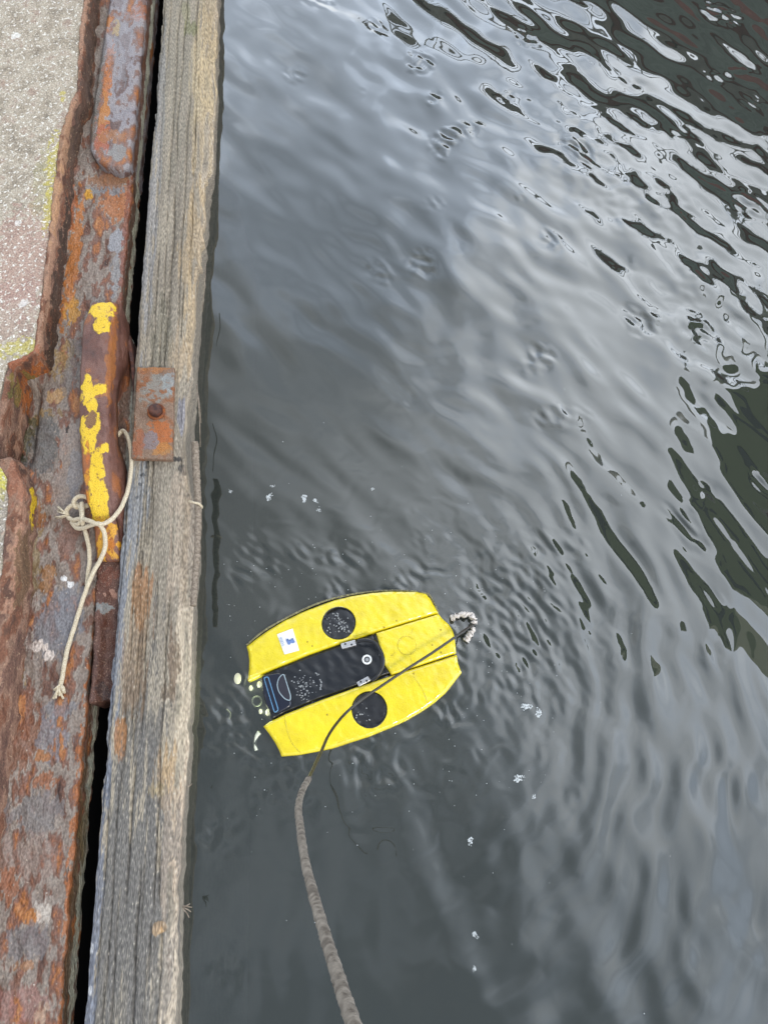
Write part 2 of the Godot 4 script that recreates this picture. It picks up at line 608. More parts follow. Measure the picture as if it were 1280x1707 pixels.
func make_water() -> void:
	wave_a = noise(101, 2.6, 2)
	wave_b = noise(102, 7.0, 2)
	wave_c = noise(103, 40.0, 1)
	wave_d = noise(104, 34.0, 1)
	wave_e = noise(106, 14.0, 2)
	wave_m = noise(105, 1.6, 2)
	var m := StandardMaterial3D.new()
	m.albedo_color = Color(0.031, 0.037, 0.033, 0).linear_to_srgb()
	m.albedo_color.a = 0.75
	m.transparency = BaseMaterial3D.TRANSPARENCY_ALPHA
	m.roughness = 0.02
	m.metallic_specular = 1.0
	m.clearcoat_enabled = true
	m.clearcoat = 1.0
	m.clearcoat_roughness = 0.02
	M.water = m
	var x0 := -0.62
	var x1 := 1.85
	var z0 := -3.05
	var z1 := 0.95
	var st := 0.0042
	var nx := int((x1 - x0) / st)
	var nz := int((z1 - z0) / st)
	var w := nx + 1
	var v := PackedVector3Array(); v.resize(w * (nz + 1))
	var nn := PackedVector3Array(); nn.resize(w * (nz + 1))
	var ys := PackedFloat32Array(); ys.resize(w * (nz + 1))
	for j in nz + 1:
		var z := z0 + j * st
		for i in w:
			var x := x0 + i * st
			var edge := minf(minf(x - x0, x1 - x), minf(z - z0, z1 - z))
			ys[j * w + i] = wave(x, z) * smoothstep(0.0, 0.25, edge)
	for j in nz + 1:
		for i in w:
			var k := j * w + i
			var l := ys[j * w + maxi(0, i - 1)]
			var r := ys[j * w + mini(nx, i + 1)]
			var u := ys[maxi(0, j - 1) * w + i]
			var d := ys[mini(nz, j + 1) * w + i]
			v[k] = Vector3(x0 + i * st, ys[k], z0 + j * st)
			nn[k] = Vector3((l - r) / (2 * st), 1.0, (u - d) / (2 * st)).normalized()
	var ix := PackedInt32Array(); ix.resize(nx * nz * 6)
	var o := 0
	for j in nz:
		for i in nx:
			var a := j * w + i
			ix[o] = a; ix[o + 1] = a + 1; ix[o + 2] = a + w + 1
			ix[o + 3] = a; ix[o + 4] = a + w + 1; ix[o + 5] = a + w
			o += 6
	var arr := []
	arr.resize(Mesh.ARRAY_MAX)
	arr[Mesh.ARRAY_VERTEX] = v
	arr[Mesh.ARRAY_NORMAL] = nn
	arr[Mesh.ARRAY_INDEX] = ix
	var me := ArrayMesh.new()
	me.add_surface_from_arrays(Mesh.PRIMITIVE_TRIANGLES, arr)
	# the rest of the harbour, four calm sheets round the rippled one
	var far := Shape.new()
	for q in [[-120.0, -120.0, 120.0, z0], [-120.0, z1, 120.0, 120.0], [-120.0, z0, x0, z1], [x1, z0, 120.0, z1]]:
		far.quad(far.add(Vector3(q[0], 0, q[1])), far.add(Vector3(q[2], 0, q[1])), far.add(Vector3(q[2], 0, q[3])), far.add(Vector3(q[0], 0, q[3])), Vector3.UP)
	var st2 := SurfaceTool.new()
	var whole := ArrayMesh.new()
	whole.add_surface_from_arrays(Mesh.PRIMITIVE_TRIANGLES, me.surface_get_arrays(0))
	whole.add_surface_from_arrays(Mesh.PRIMITIVE_TRIANGLES, far.mesh(false).surface_get_arrays(0))
	var water := obj("water", whole, M.water)
	tag(water, "dark slate green harbour water with ripples and pale cloud reflections", "", "", "structure")
	var bed := Shape.new()
	bed.quad(bed.add(Vector3(-120, -2.5, -120)), bed.add(Vector3(120, -2.5, -120)), bed.add(Vector3(120, -2.5, 120)), bed.add(Vector3(-120, -2.5, 120)), Vector3.UP)
	var b := obj("harbour_bed", bed.mesh(false), plain(Vector3(0.02, 0.022, 0.012), 1.0, 0.0, 0.0))
	tag(b, "dark muddy harbour bed under the water", "", "", "structure")

# ---------------------------------------------------------------- the moored ship whose hull mirrors in the water
func make_ship() -> void:
	var t := thing("moored_ship", "dark green steel ship with red brown lower hull, seen mirrored at the upper right", "ship")
	var line := [Vector2(0.75, -9.9), Vector2(1.1, -9.3), Vector2(1.9, -8.5), Vector2(2.95, -7.6), Vector2(3.8, -6.5), Vector2(4.4, -5.4), Vector2(4.8, -4.2), Vector2(5.0, -3.0), Vector2(5.1, -1.8)]
	var bands := [["hull_bottom", -0.3, 3.1, C(225, 152, 136, 0.9)], ["hull_side", 3.1, 4.05, Vector3(0.48, 0.54, 0.44)], ["red_band", 4.05, 4.25, C(150, 62, 45, 0.8)], ["rubbing_strake", 4.25, 4.6, C(225, 215, 195, 0.7)]]
	for b in bands:
		var tint: Vector3 = b[3]
		var s := Shape.new()
		var m := line.size()
		var proud: float = 0.05 if b[0] == "rubbing_strake" else 0.0
		for side in 2:
			var prev := []
			for i in m:
				var cur := []
				for k in 2:
					var y: float = b[1] if k == 0 else b[2]
					var p: Vector2 = line[i]
					var nrm := Vector2(-0.75, 0.66) if i < 5 else Vector2(-1, 0.1)
					# the far side lies four metres off; the sides lean out with height
					p += nrm * ((y - 4.6) * 0.12 + proud) if side == 0 else Vector2(0.6, -0.55) * minf(5.5, i * 1.6)
					cur.append(s.add(Vector3(p.x, y, p.y)))
				if i > 0:
					s.quad(prev[0], prev[1], cur[1], cur[0], Vector3(-1, 0, 0.4) if side == 0 else Vector3(1, 0, -1))
				prev = cur
		obj(b[0], s.mesh(), mottled(tint, tint * 0.6, 0.6, 0.6, 61), t)
	var deck := Shape.new()
	var pr := []
	for i in line.size():
		var p: Vector2 = line[i]
		var f: Vector2 = p + Vector2(0.6, -0.55) * minf(5.5, i * 1.6)
		var cur := [deck.add(Vector3(p.x, 4.3, p.y)), deck.add(Vector3(f.x, 4.3, f.y))]
		if i > 0:
			deck.quad(pr[0], pr[1], cur[1], cur[0], Vector3.UP)
		pr = cur
	obj("deck", deck.mesh(false), plain(Vector3(0.12, 0.05, 0.04), 0.8), t)
	obj("stern", box_mesh(Vector3(5.15, -0.3, -1.84), Vector3(8.3, 4.5, -1.78)), plain(Vector3(0.05, 0.062, 0.045), 0.6), t)
	# railing: posts and rails along the near side
	var rail_mat := plain(Vector3(0.7, 0.68, 0.6), 0.5)
	for lev in [4.95, 5.25]:
		var pts := []
		for p in line:
			pts.append(Vector3(p.x + 0.12, lev, p.y - 0.1))
		obj("rail", tube(spline(pts, 4), 0.028, 6), rail_mat, t)
	for i in line.size():
		var p: Vector2 = line[i]
		obj("rail_post", tube(PackedVector3Array([Vector3(p.x + 0.12, 4.3, p.y - 0.1), Vector3(p.x + 0.12, 5.27, p.y - 0.1)]), 0.03, 6), rail_mat, t)
	var house := obj("deckhouse", box_mesh(Vector3(5.5, 4.3, -5.5), Vector3(9.0, 10.4, -2.2)), plain(Vector3(0.26, 0.30, 0.11), 0.6), t)
	for k in 3:
		obj("window", box_mesh(Vector3(5.46, 8.4, -5.0 + k * 0.95), Vector3(5.495, 9.2, -4.3 + k * 0.95)), M.black, house)
	obj("winch", box_mesh(Vector3(4.9, 4.3, -6.6), Vector3(5.7, 5.3, -5.8)), mottled(C(150, 70, 50), C(100, 50, 40), 1.0, 0.7, 63), t)
	obj("mast", tube(PackedVector3Array([Vector3(6.2, 4.3, -6.9), Vector3(6.2, 11.0, -6.9)]), 0.14, 10, 0, 1, 0, 0.5), rail_mat, t)

# ---------------------------------------------------------------- quay: concrete, edge irons, steel coping
func make_quay() -> void:
	var grey := C(186, 180, 168)
	var concrete := paint(Rect2(-1.25, -3.2, 0.55, 2.8), 420, 2048, 201, 7.0,
		[[0.0, C(134, 124, 110)], [0.35, C(170, 158, 140)], [0.6, C(192, 181, 163)], [0.85, C(172, 152, 136)]],
		[[-0.811, -1.284, 0.0872, 0.1569, C(188, 150, 138), 0.55, 1.1], [-0.821, -1.129, 0.0705, 0.0995, C(182, 148, 138), 0.4, 1.1], [-0.794, -1.527, 0.0243, 0.1156, C(170, 165, 120), 0.4, 1.3],
		[-0.774, -1.595, 0.0139, 0.0893, C(200, 186, 96), 0.75, 2.1], [-0.770, -1.439, 0.0105, 0.0659, C(200, 186, 96), 0.75, 2.1], [-0.794, -1.029, 0.0553, 0.0227, C(205, 195, 90), 0.6, 1.8],
		[-0.783, -0.696, 0.0180, 0.0476, C(214, 204, 92), 0.9, 1.7], [-0.926, -2.047, 0.0150, 0.0118, C(240, 238, 232), 0.9, 1.2], [-0.795, -1.153, 0.0127, 0.0136, C(235, 230, 225), 0.8, 1.6],
		[-0.839, -1.395, 0.0074, 0.0075, C(235, 230, 225), 0.8, 1.2], [-0.770, -1.814, 0.0096, 0.0174, C(210, 195, 80), 0.6, 1.7], [-0.770, -0.613, 0.0253, 0.0805, C(150, 140, 130), 0.6, 1.5]],
		[[0.57, C(214, 206, 192), 0.5], [0.68, C(240, 237, 230), 0.9]], 1.0, 0.5, 0.09)
	M.concrete = laid(concrete, 0.92, 0.45)
	var cn := noise(210, 30.0, 4)
	var ctop := func(x: float, z: float) -> float: return 0.149 + cn.get_noise_2d(x, z) * 0.0035
	var edge := [-0.734,-2.182, -0.734,-2.038, -0.721,-1.833, -0.738,-1.769, -0.747,-1.696, -0.751,-1.624, -0.746,-1.466, -0.746,-1.299, -0.743,-1.159, -0.744,-1.059, -0.743,-1.010]
	var pts := V(edge)
	pts.insert(0, Vector2(-0.735, -3.2))
	# corner of the notch, the notch itself, then the lower run of the edge
	var notch := V([-0.800, -0.985, -0.805, -0.745, -0.774,-0.753, -0.749,-0.702, -0.737,-0.639, -0.736,-0.584, -0.732,-0.492, -0.733,-0.367, -0.729,-0.272])
	notch.append(Vector2(-0.731, 0.3))
	notch.append(Vector2(-0.731, 1.2))
	var outline := pts.duplicate()
	outline.append_array(notch)
	var back := []
	for i in outline.size():
		back.append(outline[i] - Vector2(0.013 if i < pts.size() + 1 else 0.030, 0.0))
	var slab_poly := PackedVector2Array(back)
	slab_poly.append(Vector2(-1.25, 1.2))
	slab_poly.append(Vector2(-1.25, -3.2))
	var pav := obj("pavement", slab(slab_poly, ctop, -0.1, 0.008, 0.008, 0.003, 0.05).mesh(), M.concrete)
	tag(pav, "pale speckled concrete slab along the top left of the quay", "", "", "structure")
	var pav2 := obj("pavement_001", box_mesh(Vector3(-7, -0.1, -3.2), Vector3(-1.253, 0.149, 1.2)), mottled(grey, grey * 0.75, 1.2, 0.9, 211))
	tag(pav2, "concrete deck of the quay further inland", "", "", "structure")
	# edge irons
	var lip := paint(Rect2(-0.86, -3.2, 0.26, 2.8), 208, 2048, 221, 7.0,
		[[0.0, C(84, 62, 54)], [0.3, C(116, 84, 70)], [0.5, C(150, 116, 96)], [0.65, C(128, 84, 62)], [0.9, C(96, 66, 52)]],
		[[-0.742, -1.6, 0.013, 1.3, C(178, 138, 112), 0.8, 1.5], [-0.735, -0.4, 0.013, 0.5, C(170, 128, 104), 0.8, 1.5], [-0.743, -1.624, 0.0310, 0.1197, C(176, 138, 104), 0.5, 1.5], [-0.70, -2.0, 0.03, 0.7, C(74, 58, 48), 0.75, 1.0], [-0.69, -1.2, 0.035, 0.35, C(62, 48, 38), 0.8, 1.0],
		[-0.750, -1.466, 0.0150, 0.1131, C(196, 150, 110), 0.6, 1.6], [-0.778, -1.004, 0.0550, 0.0288, C(168, 100, 66), 0.7, 1.5], [-0.745, -0.94, 0.05, 0.035, C(178, 100, 40), 0.85, 1.4], [-0.78, -0.93, 0.03, 0.03, C(112, 112, 60), 0.7, 1.6],
		[-0.697, -0.655, 0.016, 0.05, C(226, 186, 30), 1.0, 0.9, 1.0], [-0.71, -0.5, 0.03, 0.1, C(112, 86, 58), 0.7, 1.2], [-0.754, -0.695, 0.0258, 0.0559, C(160, 104, 78), 0.6, 1.4]],
		[[0.72, C(186, 160, 130), 0.5]], 2.0, 0.4)
	M.lip = laid(lip, 0.85, 0.5)
	var ln := noise(222, 26.0, 4)
	var ltop := func(x: float, z: float) -> float: return 0.1515 + ln.get_noise_2d(x, z) * 0.005
	var lwall := func(p: Vector2, _n: Vector2, d: float) -> float: return 0.006 * ln.get_noise_3d(p.x * 2.0, d * 1.2, p.y * 1.2) + d * 0.10
	var runs := [[pts, "rusty brown steel angle along the edge of the pale upper concrete slab"], [PackedVector2Array([pts[-1], notch[0], notch[1], notch[2]]), "mossy rusty steel edge inside the notch of the concrete"], [notch.slice(2), "rusty steel edge with yellow lichen and a yellow paint patch at the lower left"]]
	for r in runs:
		var front: PackedVector2Array = r[0]
		var strip := front.duplicate()
		var rear := []
		for k in front.size():
			var a: Vector2 = front[maxi(0, k - 1)]
			var b: Vector2 = front[mini(front.size() - 1, k + 1)]
			var d := (b - a).normalized()
			rear.append(front[k] + Vector2(-d.y, d.x) * (0.0297 if r[0] == runs[2][0] else 0.0127))
		# the strip lies on the slab's side of its front line
		if rear[0].x > front[0].x:
			for k in front.size():
				rear[k] = front[k] * 2.0 - rear[k]
		rear.reverse()
		strip.append_array(PackedVector2Array(rear))
		solo("steel_edge_angle", slab(strip, ltop, 0.06, 0.005, 0.007, 0.003, 0.012, 0.006, lwall).mesh(), M.lip, r[1], "steel edging", "steel edge irons of the quay")
	# the long coping plate
	var floor_blobs := [
		[-0.721, -1.333, 0.0151, 0.2070, C(184, 112, 46), 0.85, 1.4, 0.4], [-0.742, -1.487, 0.0156, 0.0780, C(176, 96, 44), 0.7, 1.3, 0.4], [-0.625, -1.511, 0.0470, 0.0671, C(178, 108, 54), 0.8, 1.2, 0.3], [-0.613, -1.384, 0.0214, 0.0417, C(156, 156, 160), 0.9, 0.9],
		[-0.602, -1.272, 0.0240, 0.0616, C(150, 150, 152), 0.7, 1.3], [-0.651, -1.553, 0.0473, 0.0202, C(132, 132, 134), 0.9, 1.4], [-0.700, -1.537, 0.0094, 0.0181, C(206, 150, 40), 0.95, 1.1, 0.8], [-0.646, -1.583, 0.0571, 0.0285, C(150, 104, 70), 0.8, 1.2],
		[-0.706, -1.170, 0.0176, 0.0385, C(196, 140, 52), 0.8, 1.6, 0.3], [-0.717, -1.034, 0.0229, 0.0497, C(168, 136, 84), 0.7, 1.5], [-0.721, -0.936, 0.0225, 0.0224, C(188, 148, 98), 0.8, 1.0], [-0.765, -0.891, 0.0584, 0.0157, C(140, 110, 62), 0.8, 1.2],
		[-0.801, -0.846, 0.0331, 0.0552, C(90, 82, 52), 0.85, 1.5], [-0.844, -0.910, 0.0223, 0.0936, C(48, 46, 36), 0.9, 1.3], [-0.692, -1.000, 0.0199, 0.0812, C(128, 122, 118), 0.6, 1.2], [-0.743, -0.812, 0.0466, 0.0753, C(112, 108, 104), 0.85, 0.9], [-0.680, -0.809, 0.0246, 0.0694, C(164, 150, 140), 0.8, 0.8, 0.3],
		[-0.684, -0.705, 0.0268, 0.0863, C(156, 142, 132), 0.85, 0.7, 0.3], [-0.660, -0.733, 0.0162, 0.0586, C(150, 146, 146), 0.8, 0.7, 0.3], [-0.662, -0.576, 0.0235, 0.0494, C(138, 104, 90), 0.85, 0.7, 0.3], [-0.689, -0.848, 0.0041, 0.0155, C(50, 42, 38), 0.9, 1.2],
		[-0.736, -0.636, 0.0185, 0.0339, C(150, 94, 44), 0.8, 1.6], [-0.730, -0.525, 0.0155, 0.0669, C(140, 118, 78), 0.7, 1.7], [-0.695, -0.490, 0.0141, 0.0319, C(150, 102, 54), 0.8, 1.2], [-0.665, -0.391, 0.0526, 0.0755, C(122, 120, 124), 0.75, 0.7],
		[-0.643, -0.415, 0.0302, 0.0638, C(134, 134, 140), 0.6, 0.8], [-0.661, -0.488, 0.0064, 0.0067, C(232, 230, 228), 1.0, 1.5, 0.6], [-0.646, -0.477, 0.0077, 0.0080, C(232, 230, 228), 1.0, 1.5, 0.6], [-0.699, -0.347, 0.0161, 0.0113, C(218, 202, 190), 0.95, 1.9, 0.6], [-0.672, -0.323, 0.0099, 0.0099, C(222, 206, 194), 0.95, 1.9, 0.6],
		[-0.739, -0.283, 0.0195, 0.0218, C(160, 130, 80), 0.7, 2.0], [-0.747, -0.395, 0.0376, 0.0756, C(104, 70, 56), 0.6, 1.3], [-0.719, -0.164, 0.0594, 0.0681, C(138, 86, 58), 0.65, 1.5], [-0.648, -0.160, 0.0309, 0.0456, C(136, 134, 138), 0.7, 1.2], [-0.642, -0.218, 0.0313, 0.0236, C(124, 124, 130), 0.6, 1.2],
		[-0.665, -0.129, 0.0177, 0.0113, C(172, 112, 60), 0.8, 1.4], [-0.657, -0.082, 0.0187, 0.0155, C(160, 96, 56), 0.7, 1.6], [-0.668, -0.023, 0.0506, 0.0364, C(130, 124, 122), 0.7, 1.1], [-0.670, 0.056, 0.0677, 0.0411, C(150, 124, 112), 0.5, 1.3], [-0.701, 0.096, 0.0179, 0.0283, C(158, 96, 60), 0.7, 1.7],
		[-0.659, 0.155, 0.0187, 0.0148, C(182, 116, 56), 0.9, 0.9], [-0.635, 0.147, 0.0132, 0.0217, C(206, 196, 184), 0.7, 1.6, 0.4], [-0.665, 0.196, 0.0436, 0.0307, C(122, 116, 116), 0.7, 1.1], [-0.660, 0.235, 0.0173, 0.0095, C(178, 122, 76), 0.6, 1.7], [-0.663, 0.299, 0.0530, 0.0310, C(158, 110, 100), 0.6, 1.4], [-0.620, 0.311, 0.0127, 0.0182, C(196, 166, 140), 0.6, 1.5],
		[-0.585, 0.05, 0.012, 0.32, C(176, 106, 58), 0.8, 1.8, 0.5], [-0.590, -1.35, 0.012, 0.3, C(140, 80, 56), 0.8, 1.6], [-0.540, -1.3, 0.016, 1.4, C(205, 205, 186), 0.95, 1.0], [-0.565, -1.3, 0.012, 1.4, C(110, 84, 68), 0.9, 1.3],
		[-0.538, 0.1, 0.022, 0.34, C(205, 206, 188), 0.9, 1.2], [-0.565, 0.1, 0.014, 0.34, C(112, 88, 62), 0.8, 1.4], [-0.545, 0.02, 0.02, 0.07, C(130, 110, 76), 0.8, 1.4]]
	var plate := paint(Rect2(-0.86, -3.2, 0.36, 3.75), 288, 2048, 231, 5.5,
		[[0.0, C(66, 48, 42)], [0.24, C(112, 76, 60)], [0.31, C(136, 120, 109)], [0.56, C(151, 138, 127)], [0.63, C(124, 92, 78)], [0.74, C(136, 92, 72)], [0.82, C(166, 106, 62)], [1.0, C(186, 130, 82)]],
		floor_blobs, [[0.70, C(62, 46, 40), 0.5], [0.76, C(188, 168, 150), 0.6], [0.83, C(220, 208, 196), 0.8]], 1.6, 0.5)
	M.plate = laid(plate, 0.62, 0.5)
	var pn := noise(232, 9.0, 5)
	var pf := noise(233, 45.0, 3)
	var ptop := func(x: float, z: float) -> float:
		var flake := smoothstep(0.0, 0.025, pn.get_noise_2d(x * 1.6, z)) * 0.0032 + smoothstep(0.18, 0.2, pn.get_noise_2d(x * 2.2 + 9.0, z * 1.3)) * 0.002
		return 0.083 - 0.035 * smoothstep(-0.752, -0.775, x) * smoothstep(-0.985, -0.95, z) * smoothstep(-0.74, -0.78, z) + flake + pf.get_noise_2d(x, z) * 0.0016 + 0.010 * smoothstep(0.035, 0.0, absf(x + 0.752)) * pn.get_noise_2d(x + 3.0, z * 2.0)
	var pwall := func(p: Vector2, _n: Vector2, d: float) -> float: return 0.004 * pf.get_noise_3d(p.x, d * 0.7, p.y * 0.3)
	var edge_x := PackedVector2Array([Vector2(-0.59, 1.2), Vector2(-0.59, -3.2), Vector2(-0.86, -3.2), Vector2(-0.86, 1.2)])
	solo("steel_coping_plate", slab(edge_x, ptop, 0.012, 0.005, 0.007, 0.004, 0.012, 0.007, pwall).mesh(), M.plate, "long rusty flaking steel plate between the concrete and the timber fender", "steel plate")
	# raised channel at the far end
	var hump := rounded(V([-0.575, -3.2, -0.587,-1.599, -0.613,-1.584, -0.668,-1.611, -0.694,-1.648, -0.703,-1.732, -0.700, -1.9, -0.690, -2.25, -0.690, -3.2]), 0.02)
	var raised_tex := paint(Rect2(-0.74, -3.2, 0.24, 1.7), 256, 1600, 241, 9.0,
		[[0.0, C(80, 58, 52)], [0.3, C(116, 92, 86)], [0.38, C(148, 142, 146)], [0.58, C(156, 148, 148)], [0.63, C(134, 110, 102)], [0.78, C(146, 100, 76)], [0.86, C(172, 110, 62)], [1.0, C(186, 124, 70)]],
		[[-0.670, -1.917, 0.0149, 0.1228, C(190, 112, 46), 0.9, 1.4, 0.7], [-0.672, -1.784, 0.0146, 0.0859, C(186, 120, 48), 0.9, 1.4, 0.7], [-0.671, -1.688, 0.0223, 0.0543, C(172, 92, 56), 0.85, 1.3, 0.4], [-0.663, -2.109, 0.0103, 0.0314, C(204, 166, 60), 0.9, 1.6, 0.7], [-0.683, -2.149, 0.0086, 0.0196, C(196, 120, 50), 0.9, 1.4, 0.7],
		[-0.620, -1.644, 0.0253, 0.0330, C(146, 142, 138), 0.9, 0.8], [-0.637, -1.701, 0.0479, 0.0190, C(168, 112, 62), 0.7, 1.5], [-0.694, -1.873, 0.0132, 0.2782, C(104, 96, 84), 0.8, 1.2], [-0.601, -2.175, 0.0242, 0.0346, C(180, 110, 70), 0.6, 1.8],
		[-0.555, -2.2, 0.014, 0.9, C(122, 82, 60), 0.8, 1.2], [-0.53, -2.2, 0.014, 0.9, C(205, 205, 186), 0.95, 0.9], [-0.690, -1.57, 0.05, 0.02, C(120, 74, 52), 0.8, 1.2], [-0.649, -2.080, 0.0443, 0.1639, C(150, 146, 150), 0.5, 1.4]],
		[[0.78, C(206, 190, 176), 0.6]], 1.8, 0.4)
	M.raised = laid(raised_tex, 0.55, 0.45)
	var htop := func(x: float, z: float) -> float: return 0.115 + pf.get_noise_2d(x, z) * 0.0014 + smoothstep(0.0, 0.05, pn.get_noise_2d(x * 2.0 + 7.0, z)) * 0.0015
	solo("raised_steel_channel", slab(hump, htop, 0.0, 0.005, 0.007, 0.008, 0.01, 0.003, pwall).mesh(), M.raised, "raised rusty steel channel with orange flakes and a rounded near end, top left", "steel channel")
	# the quay's own face under the coping, down into the water
	var gap_shade_mat := plain(Vector3(0.003, 0.003, 0.003), 1.0, 0.0, 0.0)  # near-black, stands in for the deep shade of the gap
	var qw := thing("quay_wall", "dark quay wall deep in the gap beside the timber, with an added black sill for shade", "wall")
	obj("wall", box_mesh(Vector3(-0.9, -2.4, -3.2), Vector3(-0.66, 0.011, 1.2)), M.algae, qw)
	obj("added_gap_shade", box_mesh(Vector3(-0.659, -0.3, -3.2), Vector3(-0.54, 0.009, 1.2)), gap_shade_mat, qw)  # added box over the water, keeps sky reflections out of the gap

# ---------------------------------------------------------------- timber fender with its bolted strap
func make_timber() -> void:
	var tw := 448
	var blobs := [
		[-0.47, 0.25, 0.09, 0.55, C(104, 102, 99), 0.7, 1.2], [-0.396, -1.3, 0.014, 2.6, C(206, 190, 168), 0.8, 1.5], [-0.405, -2.0, 0.03, 0.5, C(196, 176, 142), 0.6, 1.6], [-0.416, -0.309, 0.0097, 0.0658, C(122, 102, 84), 0.7, 1.6], [-0.422, -0.238, 0.0190, 0.0187, C(112, 96, 80), 0.7, 1.7], [-0.425, -0.546, 0.0051, 0.0348, C(110, 92, 78), 0.7, 1.5], [-0.525, -0.35, 0.014, 0.42, C(128, 136, 150), 0.65, 1.3], [-0.527, 0.25, 0.012, 0.4, C(132, 138, 152), 0.75, 1.2], [-0.515, -0.62, 0.03, 0.14, C(142, 146, 152), 0.7, 1.4], [-0.520, -1.5, 0.015, 0.6, C(150, 152, 158), 0.5, 1.4],
		[-0.484, -0.444, 0.0224, 0.0698, C(166, 118, 76), 0.75, 1.1], [-0.488, -0.325, 0.0267, 0.1304, C(150, 122, 92), 0.5, 1.4], [-0.508, -0.151, 0.0163, 0.0379, C(170, 118, 70), 0.75, 1.2], [-0.448, -2.099, 0.0273, 0.0337, C(116, 118, 66), 0.75, 1.3], [-0.464, -2.161, 0.0172, 0.0490, C(150, 146, 100), 0.5, 1.3],
		[-0.413, -1.921, 0.0298, 0.1557, C(204, 184, 148), 0.75, 1.2], [-0.403, -2.109, 0.0274, 0.0957, C(200, 178, 140), 0.6, 1.5], [-0.407, -1.344, 0.0299, 0.2147, C(190, 166, 130), 0.55, 1.6], [-0.409, -1.130, 0.0201, 0.1338, C(196, 172, 136), 0.6, 1.5], [-0.432, -1.014, 0.0225, 0.0807, C(182, 160, 130), 0.6, 1.5],
		[-0.419, -0.855, 0.0122, 0.0457, C(138, 138, 148), 0.8, 1.0], [-0.425, -0.744, 0.0106, 0.0088, C(58, 56, 56), 0.9, 1.0], [-0.412, -0.723, 0.0093, 0.0116, C(62, 60, 60), 0.85, 1.2], [-0.497, -0.710, 0.0053, 0.0043, C(74, 76, 80), 0.8, 0.8], [-0.502, -0.687, 0.0039, 0.0043, C(74, 76, 80), 0.8, 0.8], [-0.506, -0.656, 0.0052, 0.0042, C(80, 82, 86), 0.7, 0.8],
		[-0.409, -0.579, 0.0257, 0.1459, C(188, 170, 150), 0.5, 1.7], [-0.415, -0.080, 0.0183, 0.0643, C(186, 156, 116), 0.7, 1.6], [-0.428, -0.053, 0.0136, 0.0129, C(196, 172, 120), 0.6, 1.8], [-0.415, 0.183, 0.0107, 0.0114, C(206, 168, 120), 0.95, 0.7, 0.8], [-0.397, 0.037, 0.0178, 0.1485, C(196, 174, 150), 0.6, 1.7],
		[-0.529, 0.207, 0.0042, 0.0084, C(230, 230, 232), 0.9, 1.6, 0.5], [-0.528, 0.272, 0.0042, 0.0082, C(230, 230, 232), 0.9, 1.7, 0.5], [-0.458, 0.105, 0.0655, 0.2247, C(112, 110, 108), 0.5, 1.3], [-0.477, -2.065, 0.0679, 0.4441, C(150, 146, 130), 0.3, 1.5], [-0.474, -1.066, 0.0284, 0.0985, C(122, 118, 102), 0.5, 1.3]]
	var tex := paint(Rect2(-0.56, -3.2, 0.28, 3.75), tw, 2048, 301, 9.0,
		[[0.0, C(124, 114, 100)], [0.4, C(146, 136, 121)], [0.6, C(156, 146, 130)], [1.0, C(176, 164, 144)]],
		blobs, [[0.66, C(176, 168, 154), 0.4], [0.78, C(206, 198, 184), 0.6]], 5.0, 0.75, 0.16, 1.6)
	M.timber = laid(tex, 0.88, 0.3)
	var grain := noise(302, 1.0, 4)
	var wob := noise(303, 3.0, 3)
	# long drying cracks: x, from z, to z, half width, depth
	var cracks := [[-0.462, -1.55, -0.99, 0.0018, 0.012], [-0.480, -2.3, -1.5, 0.0015, 0.008], [-0.440, -1.9, -1.05, 0.0016, 0.009], [-0.468, -0.72, -0.1, 0.0014, 0.009], [-0.500, -0.30, 0.55, 0.0014, 0.008], [-0.474, -0.15, 0.2, 0.0014, 0.008], [-0.449, 0.05, 0.6, 0.0018, 0.012], [-0.486, 0.1, 0.6, 0.0013, 0.008], [-0.425, -0.5, 0.3, 0.0016, 0.010], [-0.452, -0.55, -0.28, 0.0012, 0.007], [-0.405, -1.4, -0.4, 0.002, 0.012], [-0.415, 0.0, 0.5, 0.002, 0.010], [-0.51, -2.4, -1.0, 0.0012, 0.006]]
	rng.seed = 41
	for k in 30:
		var zc := rng.randf_range(-2.4, 0.4)
		var half := rng.randf_range(0.08, 0.5)
		cracks.append([rng.randf_range(-0.53, -0.405), zc - half, zc + half, rng.randf_range(0.0008, 0.0016), rng.randf_range(0.004, 0.011)])
	var ttop := func(x: float, z: float) -> float:
		var xe := x + 0.008 * wob.get_noise_1d(z * 1.5) + 0.004 * grain.get_noise_2d(70.0, z * 14.0)
		var side := smoothstep(-0.424, -0.384, xe)
		var frayed := smoothstep(-0.44, -0.41, xe)
		var y := 0.119 + grain.get_noise_2d(x * 260.0, z * 5.0) * lerpf(0.0007, 0.0022, frayed) + grain.get_noise_2d(x * 90.0 + 40.0, z * 4.0) * 0.010 * frayed - 0.010 * exp(-pow((x + 0.405) / 0.012, 2.0) - pow((z + 0.27) / 0.09, 2.0)) - 0.078 * side * (0.55 + 0.45 * side) - 0.006 * smoothstep(-0.522, -0.533, x)
		for c in cracks:
			if z > c[1] and z < c[2]:
				var dx: float = absf(x - c[0] - 0.006 * wob.get_noise_1d(z + c[0] * 300.0))
				if dx < 0.006:
					y -= c[4] * exp(-pow(dx / c[3], 2.0)) * smoothstep(0.0, 0.1, minf(z - c[1], c[2] - z))
		return y
	var twall := func(p: Vector2, nrm: Vector2, d: float) -> float: return (grain.get_noise_2d(d * 130.0 + 50.0, p.y * 5.0) * 0.003 - 0.05 * d) if nrm.x > 0.5 else 0.0
